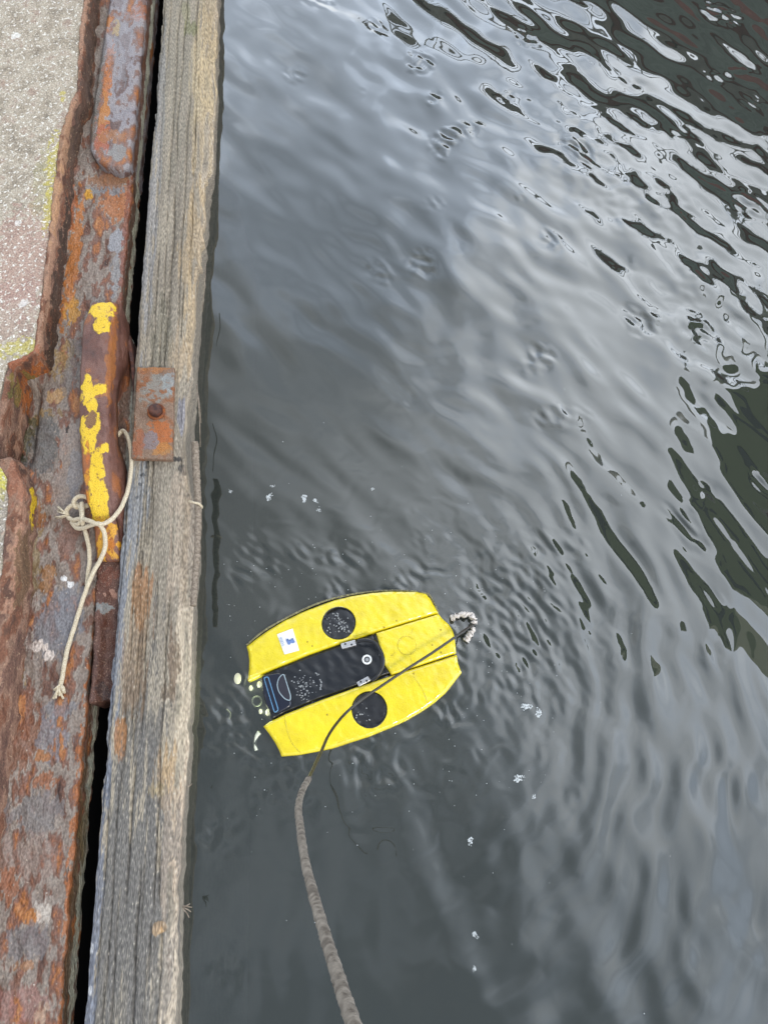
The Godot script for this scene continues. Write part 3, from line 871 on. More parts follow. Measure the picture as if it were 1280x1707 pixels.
	var right := V([-0.387,-2.320, -0.385,-2.116, -0.382,-1.832, -0.386,-1.635, -0.393,-1.552, -0.396,-1.412, -0.398,-1.279, -0.402,-1.169, -0.405,-1.047, -0.405,-0.914, -0.409,-0.810, -0.405,-0.726, -0.391,-0.651, -0.384,-0.536, -0.385,-0.440, -0.384,-0.310, -0.385,-0.187, -0.387,-0.093, -0.389,-0.014, -0.392,0.040, -0.391,0.125, -0.390,0.206, -0.387,0.347])
	var poly := PackedVector2Array([Vector2(-0.385, -3.2)])
	for p in right:
		poly.append(p - Vector2(0.003, 0.0))
	poly.append(Vector2(-0.387, 1.2))
	poly.append(Vector2(-0.533, 1.2))
	poly.append(Vector2(-0.533, -3.2))
	solo("timber_fender", slab(poly, ttop, -0.06, 0.0024, 0.008, 0.004, 0.008, 0.004, twall).mesh(), M.timber, "long weathered grey timber beam with a splintered pale edge along the water", "timber beam")
	# split-off lath with a loop of twine
	var lath := thing("split_lath", "thin split wooden lath hanging loose on the timber's water side, tied with twine", "wood lath")
	obj("lath", tube(spline([Vector3(-0.387, 0.108, -0.787), Vector3(-0.382, 0.104, -0.711), Vector3(-0.377, 0.100, -0.641), Vector3(-0.375, 0.098, -0.558), Vector3(-0.377, 0.098, -0.477), Vector3(-0.378, 0.100, -0.412)], 14), 0.0085, 8, 3, 0.5, 0.0025, 0.2), M.twig, lath)
	obj("twine_loop", tube(spline([Vector3(-0.393, 0.112, -0.643), Vector3(-0.382, 0.116, -0.638), Vector3(-0.372, 0.112, -0.636), Vector3(-0.368, 0.100, -0.633), Vector3(-0.376, 0.088, -0.634)], 6), 0.0028, 6), M.rope, lath)
	# splinters along the edge
	var spn := 0
	for q in [[Vector3(-0.388, 0.100, -0.919), Vector3(-0.384, 0.070, -0.794)], [Vector3(-0.392, 0.100, -0.943), Vector3(-0.382, 0.080, -0.851)], [Vector3(-0.382, 0.100, -1.286), Vector3(-0.390, 0.080, -1.158)], [Vector3(-0.377, 0.090, 0.151), Vector3(-0.363, 0.080, 0.155)], [Vector3(-0.377, 0.090, 0.153), Vector3(-0.363, 0.085, 0.162)], [Vector3(-0.377, 0.090, 0.155), Vector3(-0.367, 0.080, 0.172)], [Vector3(-0.378, 0.090, 0.153), Vector3(-0.364, 0.090, 0.148)], [Vector3(-0.375, 0.100, -0.055), Vector3(-0.369, 0.090, -0.061)]]:
		var a: Vector3 = q[0]
		var b: Vector3 = q[1]
		var where: String = "loose wood splinter sticking out of the timber's water edge"
		var words := ["long splinter along the timber edge beside the bolted plate, the lower of two", "thin splinter on the timber edge beside the bolted plate, the upper of two", "splinter lying along the timber edge in the upper half of the beam", "topmost but one splinter of the small tuft near the beam's bottom end", "middle splinter of the small tuft near the beam's bottom end", "lowest splinter of the small tuft near the beam's bottom end", "topmost splinter of the small tuft near the beam's bottom end", "short single splinter on the beam's edge below the drone"]
		where = words[spn]
		spn += 1
		solo("wood_splinter", tube(PackedVector3Array([a, a.lerp(b, 0.5) + Vector3(0.002, 0.002, 0), b]), 0.0016, 5, 0, 1, 0, 0.7), M.twig, where, "splinter", "splinters on the timber edge")
	# strap plate with its bolt
	var strap := thing("bolted_strap_plate", "rusty rectangular steel plate bolted on the timber beside the yellow cleat", "steel plate")
	var pt := paint(Rect2(-0.56, -1.02, 0.16, 0.32), 200, 400, 331, 12.0,
		[[0.0, C(112, 82, 66)], [0.35, C(140, 112, 92)], [0.55, C(150, 124, 104)], [0.8, C(150, 96, 60)]],
		[[-0.474, -0.914, 0.0356, 0.0374, C(146, 144, 136), 0.8, 1.3], [-0.447, -0.928, 0.0165, 0.0283, C(158, 164, 164), 0.7, 1.5], [-0.486, -0.967, 0.0415, 0.0096, C(176, 116, 62), 0.8, 1.3], [-0.459, -0.799, 0.0294, 0.0386, C(188, 106, 48), 0.9, 1.1, 0.4], [-0.452, -0.761, 0.0239, 0.0147, C(190, 132, 66), 0.7, 1.4], [-0.483, -0.785, 0.0160, 0.0237, C(140, 126, 126), 0.95, 1.4, 0.5], [-0.506, -0.779, 0.0106, 0.0383, C(170, 96, 54), 0.7, 1.2], [-0.481, -0.994, 0.0834, 0.0194, C(170, 110, 60), 0.6, 1.0]],
		[[0.66, C(120, 90, 70), 0.7]], 1.0, 0.4)
	M.strap = laid(pt, 0.7, 0.5)
	var sn := noise(332, 40.0, 4)
	var stop := func(x: float, z: float) -> float: return 0.1325 + sn.get_noise_2d(x, z) * 0.0016
	obj("plate", slab(V([-0.522, -0.976, -0.437,-0.971, -0.430,-0.737, -0.520, -0.744]), stop, 0.119, 0.004, 0.004, 0.0025, 0.005, 0.003).mesh(), M.strap, strap)
	var hub := Vector3(-0.471,-0.856, 0)
	var c := Vector3(hub.x, 0.1335, hub.y)
	var wash := obj("washer", lathe(PackedVector2Array([Vector2(0.0, 0.002), Vector2(0.015, 0.002), Vector2(0.0165, 0.004), Vector2(0.019, 0.0042), Vector2(0.0205, 0.001), Vector2(0.0205, -0.002)]), 28, 0.0012), M.rust_orange, strap)
	wash.position = c
	var bolt := obj("bolt", lathe(PackedVector2Array([Vector2(0.0, 0.016), Vector2(0.006, 0.0163), Vector2(0.0115, 0.0155), Vector2(0.0138, 0.013), Vector2(0.0145, 0.007), Vector2(0.0145, -0.002)]), 24, 0.0012), M.brown, strap)
	bolt.position = c

# ---------------------------------------------------------------- cleat bar and the block below it
func make_bollard() -> void:
	var yel := C(246, 205, 42, 0.66)
	var brn := C(118, 78, 64)
	var tex := paint(Rect2(-0.66, -1.14, 0.30, 0.70), 460, 1074, 401, 15.0,
		[[0.0, C(78, 48, 40)], [0.35, C(110, 72, 60)], [0.45, C(128, 90, 78)], [0.62, C(126, 84, 68)], [0.7, C(158, 98, 60)], [1.0, C(176, 108, 60)]],
		[[-0.557, -0.975, 0.0161, 0.1223, C(176, 108, 46), 0.7, 1.2], [-0.583, -0.885, 0.0263, 0.0210, C(178, 116, 50), 0.6, 1.4],
		[-0.591, -1.097, 0.0302, 0.0295, yel, 1.0, 0.9, 0.8], [-0.589, -1.056, 0.0177, 0.0290, yel, 1.0, 0.9, 0.8], [-0.610, -0.909, 0.0079, 0.0243, yel, 1.0, 0.9, 0.8], [-0.607, -0.878, 0.0158, 0.0269, yel, 1.0, 1.0, 0.8], [-0.582, -0.888, 0.0145, 0.0151, yel, 1.0, 1.0, 0.8], [-0.593, -0.846, 0.0130, 0.0178, yel, 1.0, 1.0, 0.8],
		[-0.595, -0.794, 0.0219, 0.0346, yel, 1.0, 0.9, 0.8], [-0.597, -0.761, 0.0179, 0.0369, yel, 1.0, 0.8, 0.8], [-0.565, -0.749, 0.0128, 0.0128, yel, 1.0, 1.2, 0.8], [-0.581, -0.687, 0.0215, 0.0496, yel, 1.0, 0.8, 0.8], [-0.575, -0.636, 0.0189, 0.0326, yel, 1.0, 1.0, 0.8], [-0.577, -0.611, 0.0178, 0.0245, yel, 1.0, 1.3, 0.8],
		[-0.566, -0.560, 0.0306, 0.0403, C(226, 164, 44), 1.0, 1.2, 0.7], [-0.553, -0.552, 0.0102, 0.0162, C(184, 92, 36), 0.7, 1.2], [-0.596, -0.712, 0.0063, 0.0690, C(206, 110, 36), 0.7, 1.4], [-0.594, -0.811, 0.0117, 0.0175, brn, 0.9, 1.0],
		[-0.47, -0.85, 0.05, 0.3, C(104, 66, 50), 0.6, 1.3]],
		[[0.69, C(112, 62, 44), 0.8]], 1.6, 0.35, 0.045)
	M.cleat = laid(tex, 0.5, 0.35)
	# stations along the bar: z, left x, top right x, foot right x, top y, foot y
	var rows := []
	var left := [Vector3(-0.620, 0.190, -1.115), Vector3(-0.627, 0.190, -1.083), Vector3(-0.634, 0.190, -1.052), Vector3(-0.629, 0.190, -0.925), Vector3(-0.625, 0.190, -0.872), Vector3(-0.616, 0.185, -0.770), Vector3(-0.603, 0.165, -0.655), Vector3(-0.594, 0.140, -0.608), Vector3(-0.590, 0.120, -0.568), Vector3(-0.589, 0.103, -0.521)]
	var right := [Vector3(-0.565, 0.175, -1.123), Vector3(-0.563, 0.188, -1.081), Vector3(-0.570, 0.190, -1.049), Vector3(-0.565, 0.190, -0.922), Vector3(-0.561, 0.190, -0.869), Vector3(-0.554, 0.185, -0.767), Vector3(-0.550, 0.165, -0.679), Vector3(-0.546, 0.140, -0.613), Vector3(-0.540, 0.120, -0.572), Vector3(-0.538, 0.103, -0.518)]
	var foot := [Vector3(-0.569, 0.150, -1.139), Vector3(-0.568, 0.100, -1.135), Vector3(-0.561, 0.090, -1.107), Vector3(-0.557, 0.085, -0.993), Vector3(-0.569, 0.085, -0.937), Vector3(-0.558, 0.085, -0.811), Vector3(-0.538, 0.085, -0.713), Vector3(-0.535, 0.085, -0.633), Vector3(-0.537, 0.085, -0.584), Vector3(-0.539, 0.085, -0.524)]
	var t := thing("mooring_cleat", "steel mooring cleat bar with flaking yellow paint and rusty brown side", "mooring cleat")
	var s := Shape.new()
	var cn := noise(402, 22.0, 4)
	var per := 10
	var L := spline(left, per)
	var R := spline(right, per)
	var F := spline(foot, per)
	var prof_prev := []
	for i in L.size():
		var l := L[i]
		var r := R[i]
		var f := F[i]
		# the hollow that the rope goes through: the lower side is pulled in
		var z := r.z
		var hollow := smoothstep(-0.955, -0.90, z) * (1.0 - smoothstep(-0.76, -0.70, z))
		var pts := []
		var low := 0.07
		pts.append(Vector3(l.x - 0.004, low, l.z))
		pts.append(Vector3(l.x - 0.002, lerpf(low, l.y, 0.6), l.z))
		pts.append(Vector3(l.x, l.y - 0.006, l.z))
		pts.append(Vector3(l.x + 0.003, l.y - 0.0015, l.z))
		for k in 5:
			var q := l.lerp(r, 0.1 + 0.8 * k / 4.0)
			pts.append(q + Vector3(0, 0.002, 0))
		pts.append(Vector3(r.x - 0.002, r.y - 0.001, r.z))
		pts.append(Vector3(r.x + 0.002, r.y - 0.008, r.z))
		for k in 8:
			var u := (k + 1) / 8.0
			var q := r.lerp(f, u)
			q.x += 0.006 * sin(u * PI)
			q.x -= hollow * smoothstep(0.25, 0.75, u) * 0.008
			pts.append(q)
		pts.append(Vector3(pts[-1].x - hollow * 0.012, low, r.z))
		var cur := []
		var uu := l.x
		for k in pts.size():
			var p: Vector3 = pts[k]
			if k > 0:
				uu = l.x + (p.x - l.x) + maxf(0.0, r.y - p.y) * 0.8 if k > 9 else p.x
			var bump := cn.get_noise_3dv(p) * 0.0025
			var up := Vector3(0, 1, 0) if k > 3 and k < 10 else Vector3(1, 0.2, 0) if k >= 10 else Vector3(-1, 0, 0)
			cur.append(s.add(p + up * bump, Vector2(uu, p.z)))
		if i > 0:
			for k in cur.size() - 1:
				var o := Vector3(-1, 0, 0) if k < 3 else Vector3(0, 1, 0) if k < 10 else Vector3(1, 0.3, 0)
				s.quad(prof_prev[k], prof_prev[k + 1], cur[k + 1], cur[k], o)
		if i == 0 or i == L.size() - 1:
			for k in range(1, cur.size() - 1):
				s.tri(cur[0], cur[k], cur[k + 1], Vector3(0, 0, -1 if i == 0 else 1))
		prof_prev = cur
	obj("bar", s.mesh(), M.cleat, t)
	# thin upright rim on the water side of the hollow
	var rim := V([-0.556,-1.083, -0.542,-1.016, -0.531,-0.934, -0.528,-0.856, -0.525,-0.764, -0.524,-0.662, -0.525,-0.565, -0.530,-0.517, -0.536,-0.518, -0.532,-0.579, -0.531,-0.663, -0.531,-0.765, -0.535,-0.856, -0.539,-0.935, -0.548,-1.000, -0.561,-1.067])
	var rn := noise(403, 50.0, 3)
	obj("rim", slab(rim, func(x, z): return 0.102 + rn.get_noise_2d(x, z) * 0.002, 0.02, 0.004, 0.006, 0.0015, 0.01).mesh(), M.brown, t)
	obj("hollow_floor", slab(V([-0.606,-1.106, -0.565,-1.104, -0.543,-0.952, -0.537,-0.779, -0.539,-0.576, -0.566,-0.577]), func(x, z): return 0.074 + rn.get_noise_2d(x, z) * 0.003, 0.04, 0.006, 0.006, 0.002, 0.02).mesh(), M.plate, t)
	# dark block that closes the gap between coping and timber
	var bt := paint(Rect2(-0.64, -0.56, 0.16, 0.40), 220, 550, 421, 13.0,
		[[0.0, C(58, 42, 38)], [0.35, C(88, 58, 50)], [0.55, C(108, 74, 62)], [0.8, C(96, 54, 38)]],
		[[-0.568, -0.489, 0.0256, 0.0213, C(128, 74, 54), 0.7, 1.3], [-0.570, -0.421, 0.0151, 0.0103, C(150, 152, 150), 0.9, 1.6, 0.5], [-0.556, -0.449, 0.0127, 0.0131, C(196, 150, 130), 0.7, 1.9], [-0.596, -0.336, 0.0074, 0.0736, C(152, 96, 58), 0.8, 1.4], [-0.598, -0.399, 0.0100, 0.0255, C(190, 110, 44), 0.9, 1.3], [-0.556, -0.249, 0.0194, 0.0167, C(70, 56, 54), 0.7, 1.1]],
		[[0.66, C(170, 140, 122), 0.6]], 1.5, 0.4)
	M.block = laid(bt, 0.6, 0.6)
	var bn := noise(422, 24.0, 4)
	var btop := func(x: float, z: float) -> float: return 0.092 + bn.get_noise_2d(x, z) * 0.006 + 0.008 * smoothstep(-0.55, -0.49, -z * 0.0 + x) - 0.02 * smoothstep(-0.48, -0.40, z) * smoothstep(-0.575, -0.56, x)
	solo("gap_filler_block", slab(rounded(V([-0.592, -0.60, -0.536, -0.60, -0.5345, -0.43, -0.535, -0.31, -0.538, -0.226, -0.556, -0.232, -0.580, -0.222]), 0.006), btop, 0.0, 0.004, 0.004, 0.004, 0.008, 0.004).mesh(), M.block, "dark pitted rusty steel block between coping plate and timber below the cleat", "steel block")

# ---------------------------------------------------------------- old rope on the cleat
func make_rope() -> void:
	var t := thing("mooring_rope", "frayed cream rope knotted round the yellow cleat, its end lying on the plate", "rope")
	var r := 0.0047
	obj("strand", tube(spline([Vector3(-0.617, 0.100, -0.688), Vector3(-0.595, 0.090, -0.772), Vector3(-0.564, 0.092, -0.828), Vector3(-0.548, 0.100, -0.823), Vector3(-0.532, 0.112, -0.786), Vector3(-0.522, 0.122, -0.732), Vector3(-0.521, 0.133, -0.670), Vector3(-0.530, 0.140, -0.626), Vector3(-0.541, 0.150, -0.599), Vector3(-0.555, 0.158, -0.583), Vector3(-0.572, 0.160, -0.582), Vector3(-0.594, 0.150, -0.594), Vector3(-0.619, 0.128, -0.607), Vector3(-0.642, 0.112, -0.611)], 10), r, 10, 3, 0.035, 0.0004), M.rope, t)
	obj("knot", tube(spline([Vector3(-0.641, 0.110, -0.611), Vector3(-0.656, 0.105, -0.622), Vector3(-0.660, 0.106, -0.638), Vector3(-0.646, 0.112, -0.646), Vector3(-0.626, 0.120, -0.637), Vector3(-0.620, 0.124, -0.613), Vector3(-0.626, 0.118, -0.599), Vector3(-0.641, 0.108, -0.606)], 8), r, 10, 3, 0.035, 0.0004), M.rope, t)
	obj("knot", tube(spline([Vector3(-0.619, 0.100, -0.650), Vector3(-0.636, 0.115, -0.639), Vector3(-0.640, 0.122, -0.651), Vector3(-0.629, 0.126, -0.660), Vector3(-0.611, 0.124, -0.657), Vector3(-0.608, 0.116, -0.646), Vector3(-0.623, 0.110, -0.641), Vector3(-0.642, 0.104, -0.652)], 8), r, 10, 3, 0.035, 0.0004), M.rope, t)
	obj("knot", tube(spline([Vector3(-0.647, 0.106, -0.610), Vector3(-0.633, 0.112, -0.593), Vector3(-0.611, 0.128, -0.586), Vector3(-0.591, 0.142, -0.586), Vector3(-0.570, 0.152, -0.586)], 8), r, 10, 3, 0.035, 0.0004), M.rope, t)
	obj("knot", tube(spline([Vector3(-0.621, 0.126, -0.645), Vector3(-0.616, 0.132, -0.623), Vector3(-0.613, 0.134, -0.600), Vector3(-0.614, 0.118, -0.590)], 8), r, 10, 3, 0.035, 0.0004), M.rope, t)
	obj("strand", tube(spline([Vector3(-0.615, 0.118, -0.593), Vector3(-0.609, 0.112, -0.571), Vector3(-0.603, 0.108, -0.545), Vector3(-0.602, 0.102, -0.520), Vector3(-0.604, 0.098, -0.495), Vector3(-0.605, 0.096, -0.469)], 8), r, 10, 3, 0.035, 0.0004), M.rope, t)
	obj("strand", tube(spline([Vector3(-0.567, 0.160, -0.582), Vector3(-0.560, 0.150, -0.569), Vector3(-0.559, 0.138, -0.553), Vector3(-0.564, 0.126, -0.533), Vector3(-0.576, 0.116, -0.513), Vector3(-0.589, 0.110, -0.491), Vector3(-0.599, 0.105, -0.468), Vector3(-0.611, 0.096, -0.437), Vector3(-0.619, 0.093, -0.406), Vector3(-0.626, 0.092, -0.375), Vector3(-0.633, 0.092, -0.344), Vector3(-0.637, 0.092, -0.313), Vector3(-0.639, 0.092, -0.283), Vector3(-0.641, 0.092, -0.262)], 10), r, 10, 3, 0.035, 0.0004), M.rope, t)
	# frayed yarns at both ends
	rng.seed = 9
	for k in 14:
		var a: Vector3 = Vector3(-0.653, 0.108, -0.626)
		var d := Vector3(-0.018 - rng.randf() * 0.014, rng.randf_range(-0.012, 0.006), rng.randf_range(-0.022, 0.006))
		obj("frayed_yarn", tube(PackedVector3Array([a, a + d * 0.5 + Vector3(0, 0.004, 0.002), a + d]), 0.0014, 5), M.rope, t)
	for k in 16:
		var a: Vector3 = Vector3(-0.641, 0.092, -0.265)
		var d := Vector3(rng.randf_range(-0.012, 0.010), rng.randf_range(-0.003, 0.006), rng.randf_range(0.010, 0.032))
		obj("frayed_yarn", tube(PackedVector3Array([a, a + d * 0.5 + Vector3(rng.randf_range(-0.004, 0.004), 0.004, 0), a + d]), 0.0026, 5), M.rope, t)

# ---------------------------------------------------------------- the drone
const AX := Vector2(0.949, -0.316)   # along the drone, towards its tail
func shell_y(x: float, z: float) -> float:
	var q := Vector2(x, z) - ROV
	var u := q.dot(AX)
	var w := q.dot(Vector2(-AX.y, AX.x))
	return 0.0265 + 0.022 * u - 0.68 * w * w - 0.1 * maxf(0.0, -u - 0.1) * maxf(0.0, -u - 0.1) - 0.25 * pow(maxf(0.0, u - 0.12), 2.0)

func circle(c: Vector2, r: float, n: int) -> PackedVector2Array:
	var p := PackedVector2Array()
	for i in n:
		p.append(c + Vector2(cos(TAU * i / n), sin(TAU * i / n)) * r)
	return p

func make_drone() -> void:
	var t := thing("underwater_drone", "bright yellow underwater drone with black centre floating awash beside the quay", "underwater drone")
	var yel := StandardMaterial3D.new()
	var ym := paint(Rect2(-0.32, -0.48, 0.54, 0.42), 648, 504, 501, 12.0,
		[[0.0, Vector3(0.60, 0.47, 0.006)], [0.4, Vector3(0.67, 0.54, 0.006)], [0.7, Vector3(0.71, 0.575, 0.007)], [1.0, Vector3(0.63, 0.50, 0.006)]],
		[], [[0.78, Vector3(0.5, 0.36, 0.02), 0.4]], 1.0, 0.05)
	yel = laid(ym, 0.32, 0.12)
	yel.clearcoat_enabled = true
	yel.clearcoat = 1.0
	yel.clearcoat_roughness = 0.04
	M.yellow = yel
	var disc_a := Vector2(-0.080,-0.379)
	var disc_b := Vector2(-0.021,-0.192)
	var rad := 0.0375
	var film := noise(502, 34.0, 2)
	film.fractal_type = FastNoiseLite.FRACTAL_RIDGED
	film.domain_warp_enabled = true
	film.domain_warp_amplitude = 0.01
	film.domain_warp_frequency = 18.0
	var skin := func(x: float, z: float) -> float: return shell_y(x, z) + film.get_noise_2d(x, z) * 0.0013
	# three floats of the shell, parted by two grooves
	var upper := V([-0.282,-0.340, -0.260,-0.357, -0.236,-0.373, -0.200,-0.394, -0.158,-0.412, -0.124,-0.423, -0.089,-0.434, -0.050,-0.441, -0.010,-0.445, 0.028,-0.446, 0.060,-0.444, 0.094,-0.441, 0.114,-0.435, 0.123,-0.423, 0.131,-0.404, 0.138,-0.389, -0.002,-0.354, -0.078,-0.334, -0.149,-0.313, -0.218,-0.288, -0.251,-0.276, -0.277,-0.265, -0.275,-0.287, -0.275,-0.309, -0.278,-0.327])
	var middle := V([0.000,-0.352, 0.138,-0.387, 0.146,-0.375, 0.158,-0.363, 0.165,-0.350, 0.168,-0.338, 0.169,-0.319, 0.169,-0.300, 0.029,-0.261, 0.014,-0.285, 0.010,-0.312])
	var lower := V([-0.243,-0.169, -0.232,-0.177, -0.196,-0.192, -0.127,-0.215, -0.051,-0.238, 0.027,-0.259, 0.170,-0.297, 0.172,-0.278, 0.178,-0.259, 0.140,-0.218, 0.116,-0.200, 0.089,-0.184, 0.055,-0.167, 0.021,-0.154, -0.023,-0.139, -0.066,-0.128, -0.099,-0.119, -0.132,-0.114, -0.172,-0.109, -0.206,-0.108, -0.212,-0.122, -0.220,-0.137, -0.232,-0.155])
	obj("port_float", slab(upper, skin, -0.03, 0.006, 0.006, 0.006, 0.02, 0.0, null, [circle(disc_a, rad, 40)]).mesh(), M.yellow, t)
	obj("tail_float", slab(middle, skin, -0.03, 0.006, 0.006, 0.004, 0.02).mesh(), M.yellow, t)
	obj("starboard_float", slab(lower, skin, -0.03, 0.006, 0.006, 0.006, 0.02, 0.0, null, [circle(disc_b, rad, 40)]).mesh(), M.yellow, t)
	# grey trim round the outer edges, moulding seams and plugs
	var trim := mottled(C(170, 164, 120), C(96, 92, 70), 30.0, 0.5, 521)
	for run in [[Vector3(-0.282, 0.004, -0.343), Vector3(-0.239, 0.006, -0.376), Vector3(-0.160, 0.007, -0.415), Vector3(-0.091, 0.007, -0.438), Vector3(-0.010, 0.007, -0.449), Vector3(0.061, 0.008, -0.448), Vector3(0.112, 0.010, -0.439), Vector3(0.125, 0.011, -0.428), Vector3(0.138, 0.014, -0.394)], [Vector3(0.176, 0.012, -0.262), Vector3(0.142, 0.010, -0.222), Vector3(0.090, 0.007, -0.188), Vector3(0.022, 0.005, -0.157), Vector3(-0.067, 0.004, -0.131), Vector3(-0.134, 0.004, -0.117), Vector3(-0.206, 0.004, -0.111)]]:
		obj("edge_trim", tube(spline(run, 10), 0.0022, 8, 0, 1, 0.0008), trim, t)
	for run in [[-0.198,-0.188, -0.193,-0.160, -0.183,-0.133, -0.166,-0.113], [0.076,-0.254, 0.094,-0.223, 0.100,-0.201]]:
		var line := []
		for k in range(0, run.size(), 2):
			line.append(Vector3(run[k], shell_y(run[k], run[k + 1]) + 0.0006, run[k + 1]))
		obj("seam", tube(spline(line, 6), 0.0009, 6), M.yellow, t)
	var plug_mat := plain(Vector3(0.36, 0.26, 0.01), 0.5)
	var spots := [0.108,-0.297, 0.137,-0.302, 0.119,-0.319, 0.076,-0.261, 0.046,-0.376, 0.018,-0.363, 0.140,-0.351, 0.097,-0.379, -0.148,-0.341, -0.109,-0.186, -0.138,-0.331]
	for k in range(0, spots.size(), 2):
		var plug := obj("plug", lathe(PackedVector2Array([Vector2(0, 0.0008), Vector2(0.0016, 0.0007), Vector2(0.0022, -0.0005)]), 10), plug_mat, t)
		plug.position = Vector3(spots[k], shell_y(spots[k], spots[k + 1]) + 0.0006, spots[k + 1])
	# thruster wells
	for dc in [disc_a, disc_b]:
		var well := obj("thruster_well", slab(circle(dc, rad - 0.001, 40), func(x, z): return shell_y(x, z) - 0.005 + film.get_noise_2d(x * 0.8, z * 0.8) * 0.002, -0.02, 0.006, 0.006, 0.001, 0.03).mesh(), M.dark_rubber, t)
		obj("guard_ring", tube(closed_ring(Vector3(dc.x, shell_y(dc.x, dc.y) - 0.005, dc.y), rad * 0.97), 0.0014, 6), M.dark_rubber, well)
		var froth := SurfaceTool.new()
		froth.begin(Mesh.PRIMITIVE_TRIANGLES)
		for k in (70 if dc == disc_a else 14):
			var b := SphereMesh.new()
			b.radius = rng.randf_range(0.0006, 0.0022)
			b.height = b.radius
			b.radial_segments = 6
			b.rings = 3
			var q := Vector2(rng.randfn(0.004, 0.007), rng.randfn(0.0, 0.017)).rotated(-0.5)
			if dc == disc_b or k % 4 == 0:
				q = Vector2(rng.randf_range(-0.03, 0.0), rng.randf_range(-0.02, 0.026))
			if q.length() < rad * 0.93:
				froth.append_from(b, 0, Transform3D(Basis.IDENTITY, Vector3(dc.x + q.x, shell_y(dc.x + q.x, dc.y + q.y) - 0.004, dc.y + q.y)))
		var fr := obj("froth", froth.commit(), M.froth, well)
		fr.set_meta("kind", "stuff")
	# dark body below and the black centre plate
	var body := V([-0.271,-0.331, -0.086,-0.436, 0.121,-0.426, 0.155,-0.265, 0.034,-0.170, -0.206,-0.128, -0.225,-0.165, -0.296,-0.249])
	obj("frame", slab(rounded(body, 0.02), func(_x, _z): return -0.012, -0.2, 0.02, 0.02, 0.005, 0.05).mesh(), M.dark_rubber, t)
	var centre := V([-0.246,-0.275, -0.218,-0.287, -0.078,-0.331, -0.006,-0.351, 0.006,-0.326, 0.014,-0.286, 0.027,-0.266, -0.051,-0.242, -0.128,-0.220, -0.197,-0.196, -0.226,-0.182, -0.233,-0.203, -0.243,-0.243])
	obj("centre_plate", slab(centre, func(x, z): return shell_y(x, z) - 0.008 + film.get_noise_2d(x * 0.7, z * 0.7) * 0.0015, -0.02, 0.006, 0.006, 0.003, 0.02).mesh(), M.black, t)
	var scuff := SurfaceTool.new()
	scuff.begin(Mesh.PRIMITIVE_TRIANGLES)
	rng.seed = 12
	for k in 130:
		var b := SphereMesh.new()
		b.radius = rng.randf_range(0.0005, 0.0016)
		b.height = b.radius * 0.8
		b.radial_segments = 6
		b.rings = 3
		var q := Vector2(-0.156,-0.247) + Vector2(rng.randfn(0.0, 0.012), rng.randfn(0.0, 0.016))
		if k % 4 == 0:
			q = Vector2(-0.129,-0.275).lerp(Vector2(-0.119,-0.234), rng.randf()) + Vector2(rng.randfn(0.0, 0.002), 0)
		elif k % 9 == 0:
			q = Vector2(-0.203,-0.278).lerp(Vector2(-0.226,-0.205), rng.randf()) + Vector2(rng.randfn(0.0, 0.01), rng.randfn(0.0, 0.006))
		scuff.append_from(b, 0, Transform3D(Basis.IDENTITY.scaled(Vector3(1.6, 1, 1)), Vector3(q.x, shell_y(q.x, q.y) - 0.0075, q.y)))
	obj("froth", scuff.commit(), M.froth, t).set_meta("kind", "stuff")
	# front cover with blue-edged slot
	var cover := V([-0.248,-0.275, -0.207,-0.279, -0.197,-0.267, -0.186,-0.227, -0.183,-0.207, -0.215,-0.192, -0.235,-0.205, -0.245,-0.242])
	var ctop := func(x: float, z: float) -> float: return shell_y(x, z) - 0.002
	var cov := obj("front_cover", slab(rounded(cover, 0.008), ctop, 0.0, 0.005, 0.005, 0.003, 0.02).mesh(), plain(Vector3(0.012, 0.015, 0.028), 0.18), t)
	var slot := rounded(V([-0.242,-0.269, -0.233,-0.271, -0.211,-0.200, -0.219,-0.195]), 0.004)
	obj("slot_rim", rim_tube(slot, ctop, 0.0011), M.blue, cov)
	var lens := V([-0.200,-0.276, -0.185,-0.227, -0.186,-0.218, -0.197,-0.222, -0.210,-0.237, -0.214,-0.253, -0.210,-0.267])
	obj("window_rim", rim_tube(rounded(lens, 0.008), ctop, 0.0012), plain(Vector3(0.3, 0.38, 0.42), 0.3), cov)
	obj("window", slab(rounded(lens, 0.008), func(x, z): return shell_y(x, z) - 0.0008, 0.0, 0.005, 0.005, 0.001, 0.02).mesh(), plain(Vector3(0.03, 0.03, 0.04), 0.1), cov)
	# tail details: strap edge, carrying bow, hinges, lifting eye
	var bow := []
	for q in [Vector3(-0.040, 0.036, -0.334), Vector3(-0.021, 0.042, -0.334), Vector3(-0.004, 0.046, -0.327), Vector3(0.006, 0.048, -0.312), Vector3(0.012, 0.048, -0.293), Vector3(0.010, 0.046, -0.275), Vector3(-0.001, 0.042, -0.258), Vector3(-0.013, 0.036, -0.250)]:
		bow.append(q)
	obj("carrying_bow", tube(spline(bow, 8), 0.0042, 10), M.dark_rubber, t)
	for hp in [V([-0.077,-0.332, -0.045,-0.339, -0.043,-0.327, -0.074,-0.320]), V([-0.046,-0.248, -0.021,-0.260, -0.015,-0.251, -0.041,-0.239])]:
		var hinge := obj("hinge", slab(rounded(hp, 0.002), func(x, z): return shell_y(x, z) + 0.004, 0.01, 0.004, 0.004, 0.001, 0.01).mesh(), M.steel, t)
		for k in 2:
			var c: Vector2 = hp[0].lerp(hp[2], 0.3 + 0.4 * k)
			var sc := obj("screw", lathe(PackedVector2Array([Vector2(0, 0.0015), Vector2(0.0018, 0.0014), Vector2(0.0024, 0.0)]), 10), M.dark_rubber, hinge)
			sc.position = Vector3(c.x, shell_y(c.x, c.y) + 0.004, c.y)
	var ec := Vector2(-0.022,-0.296)
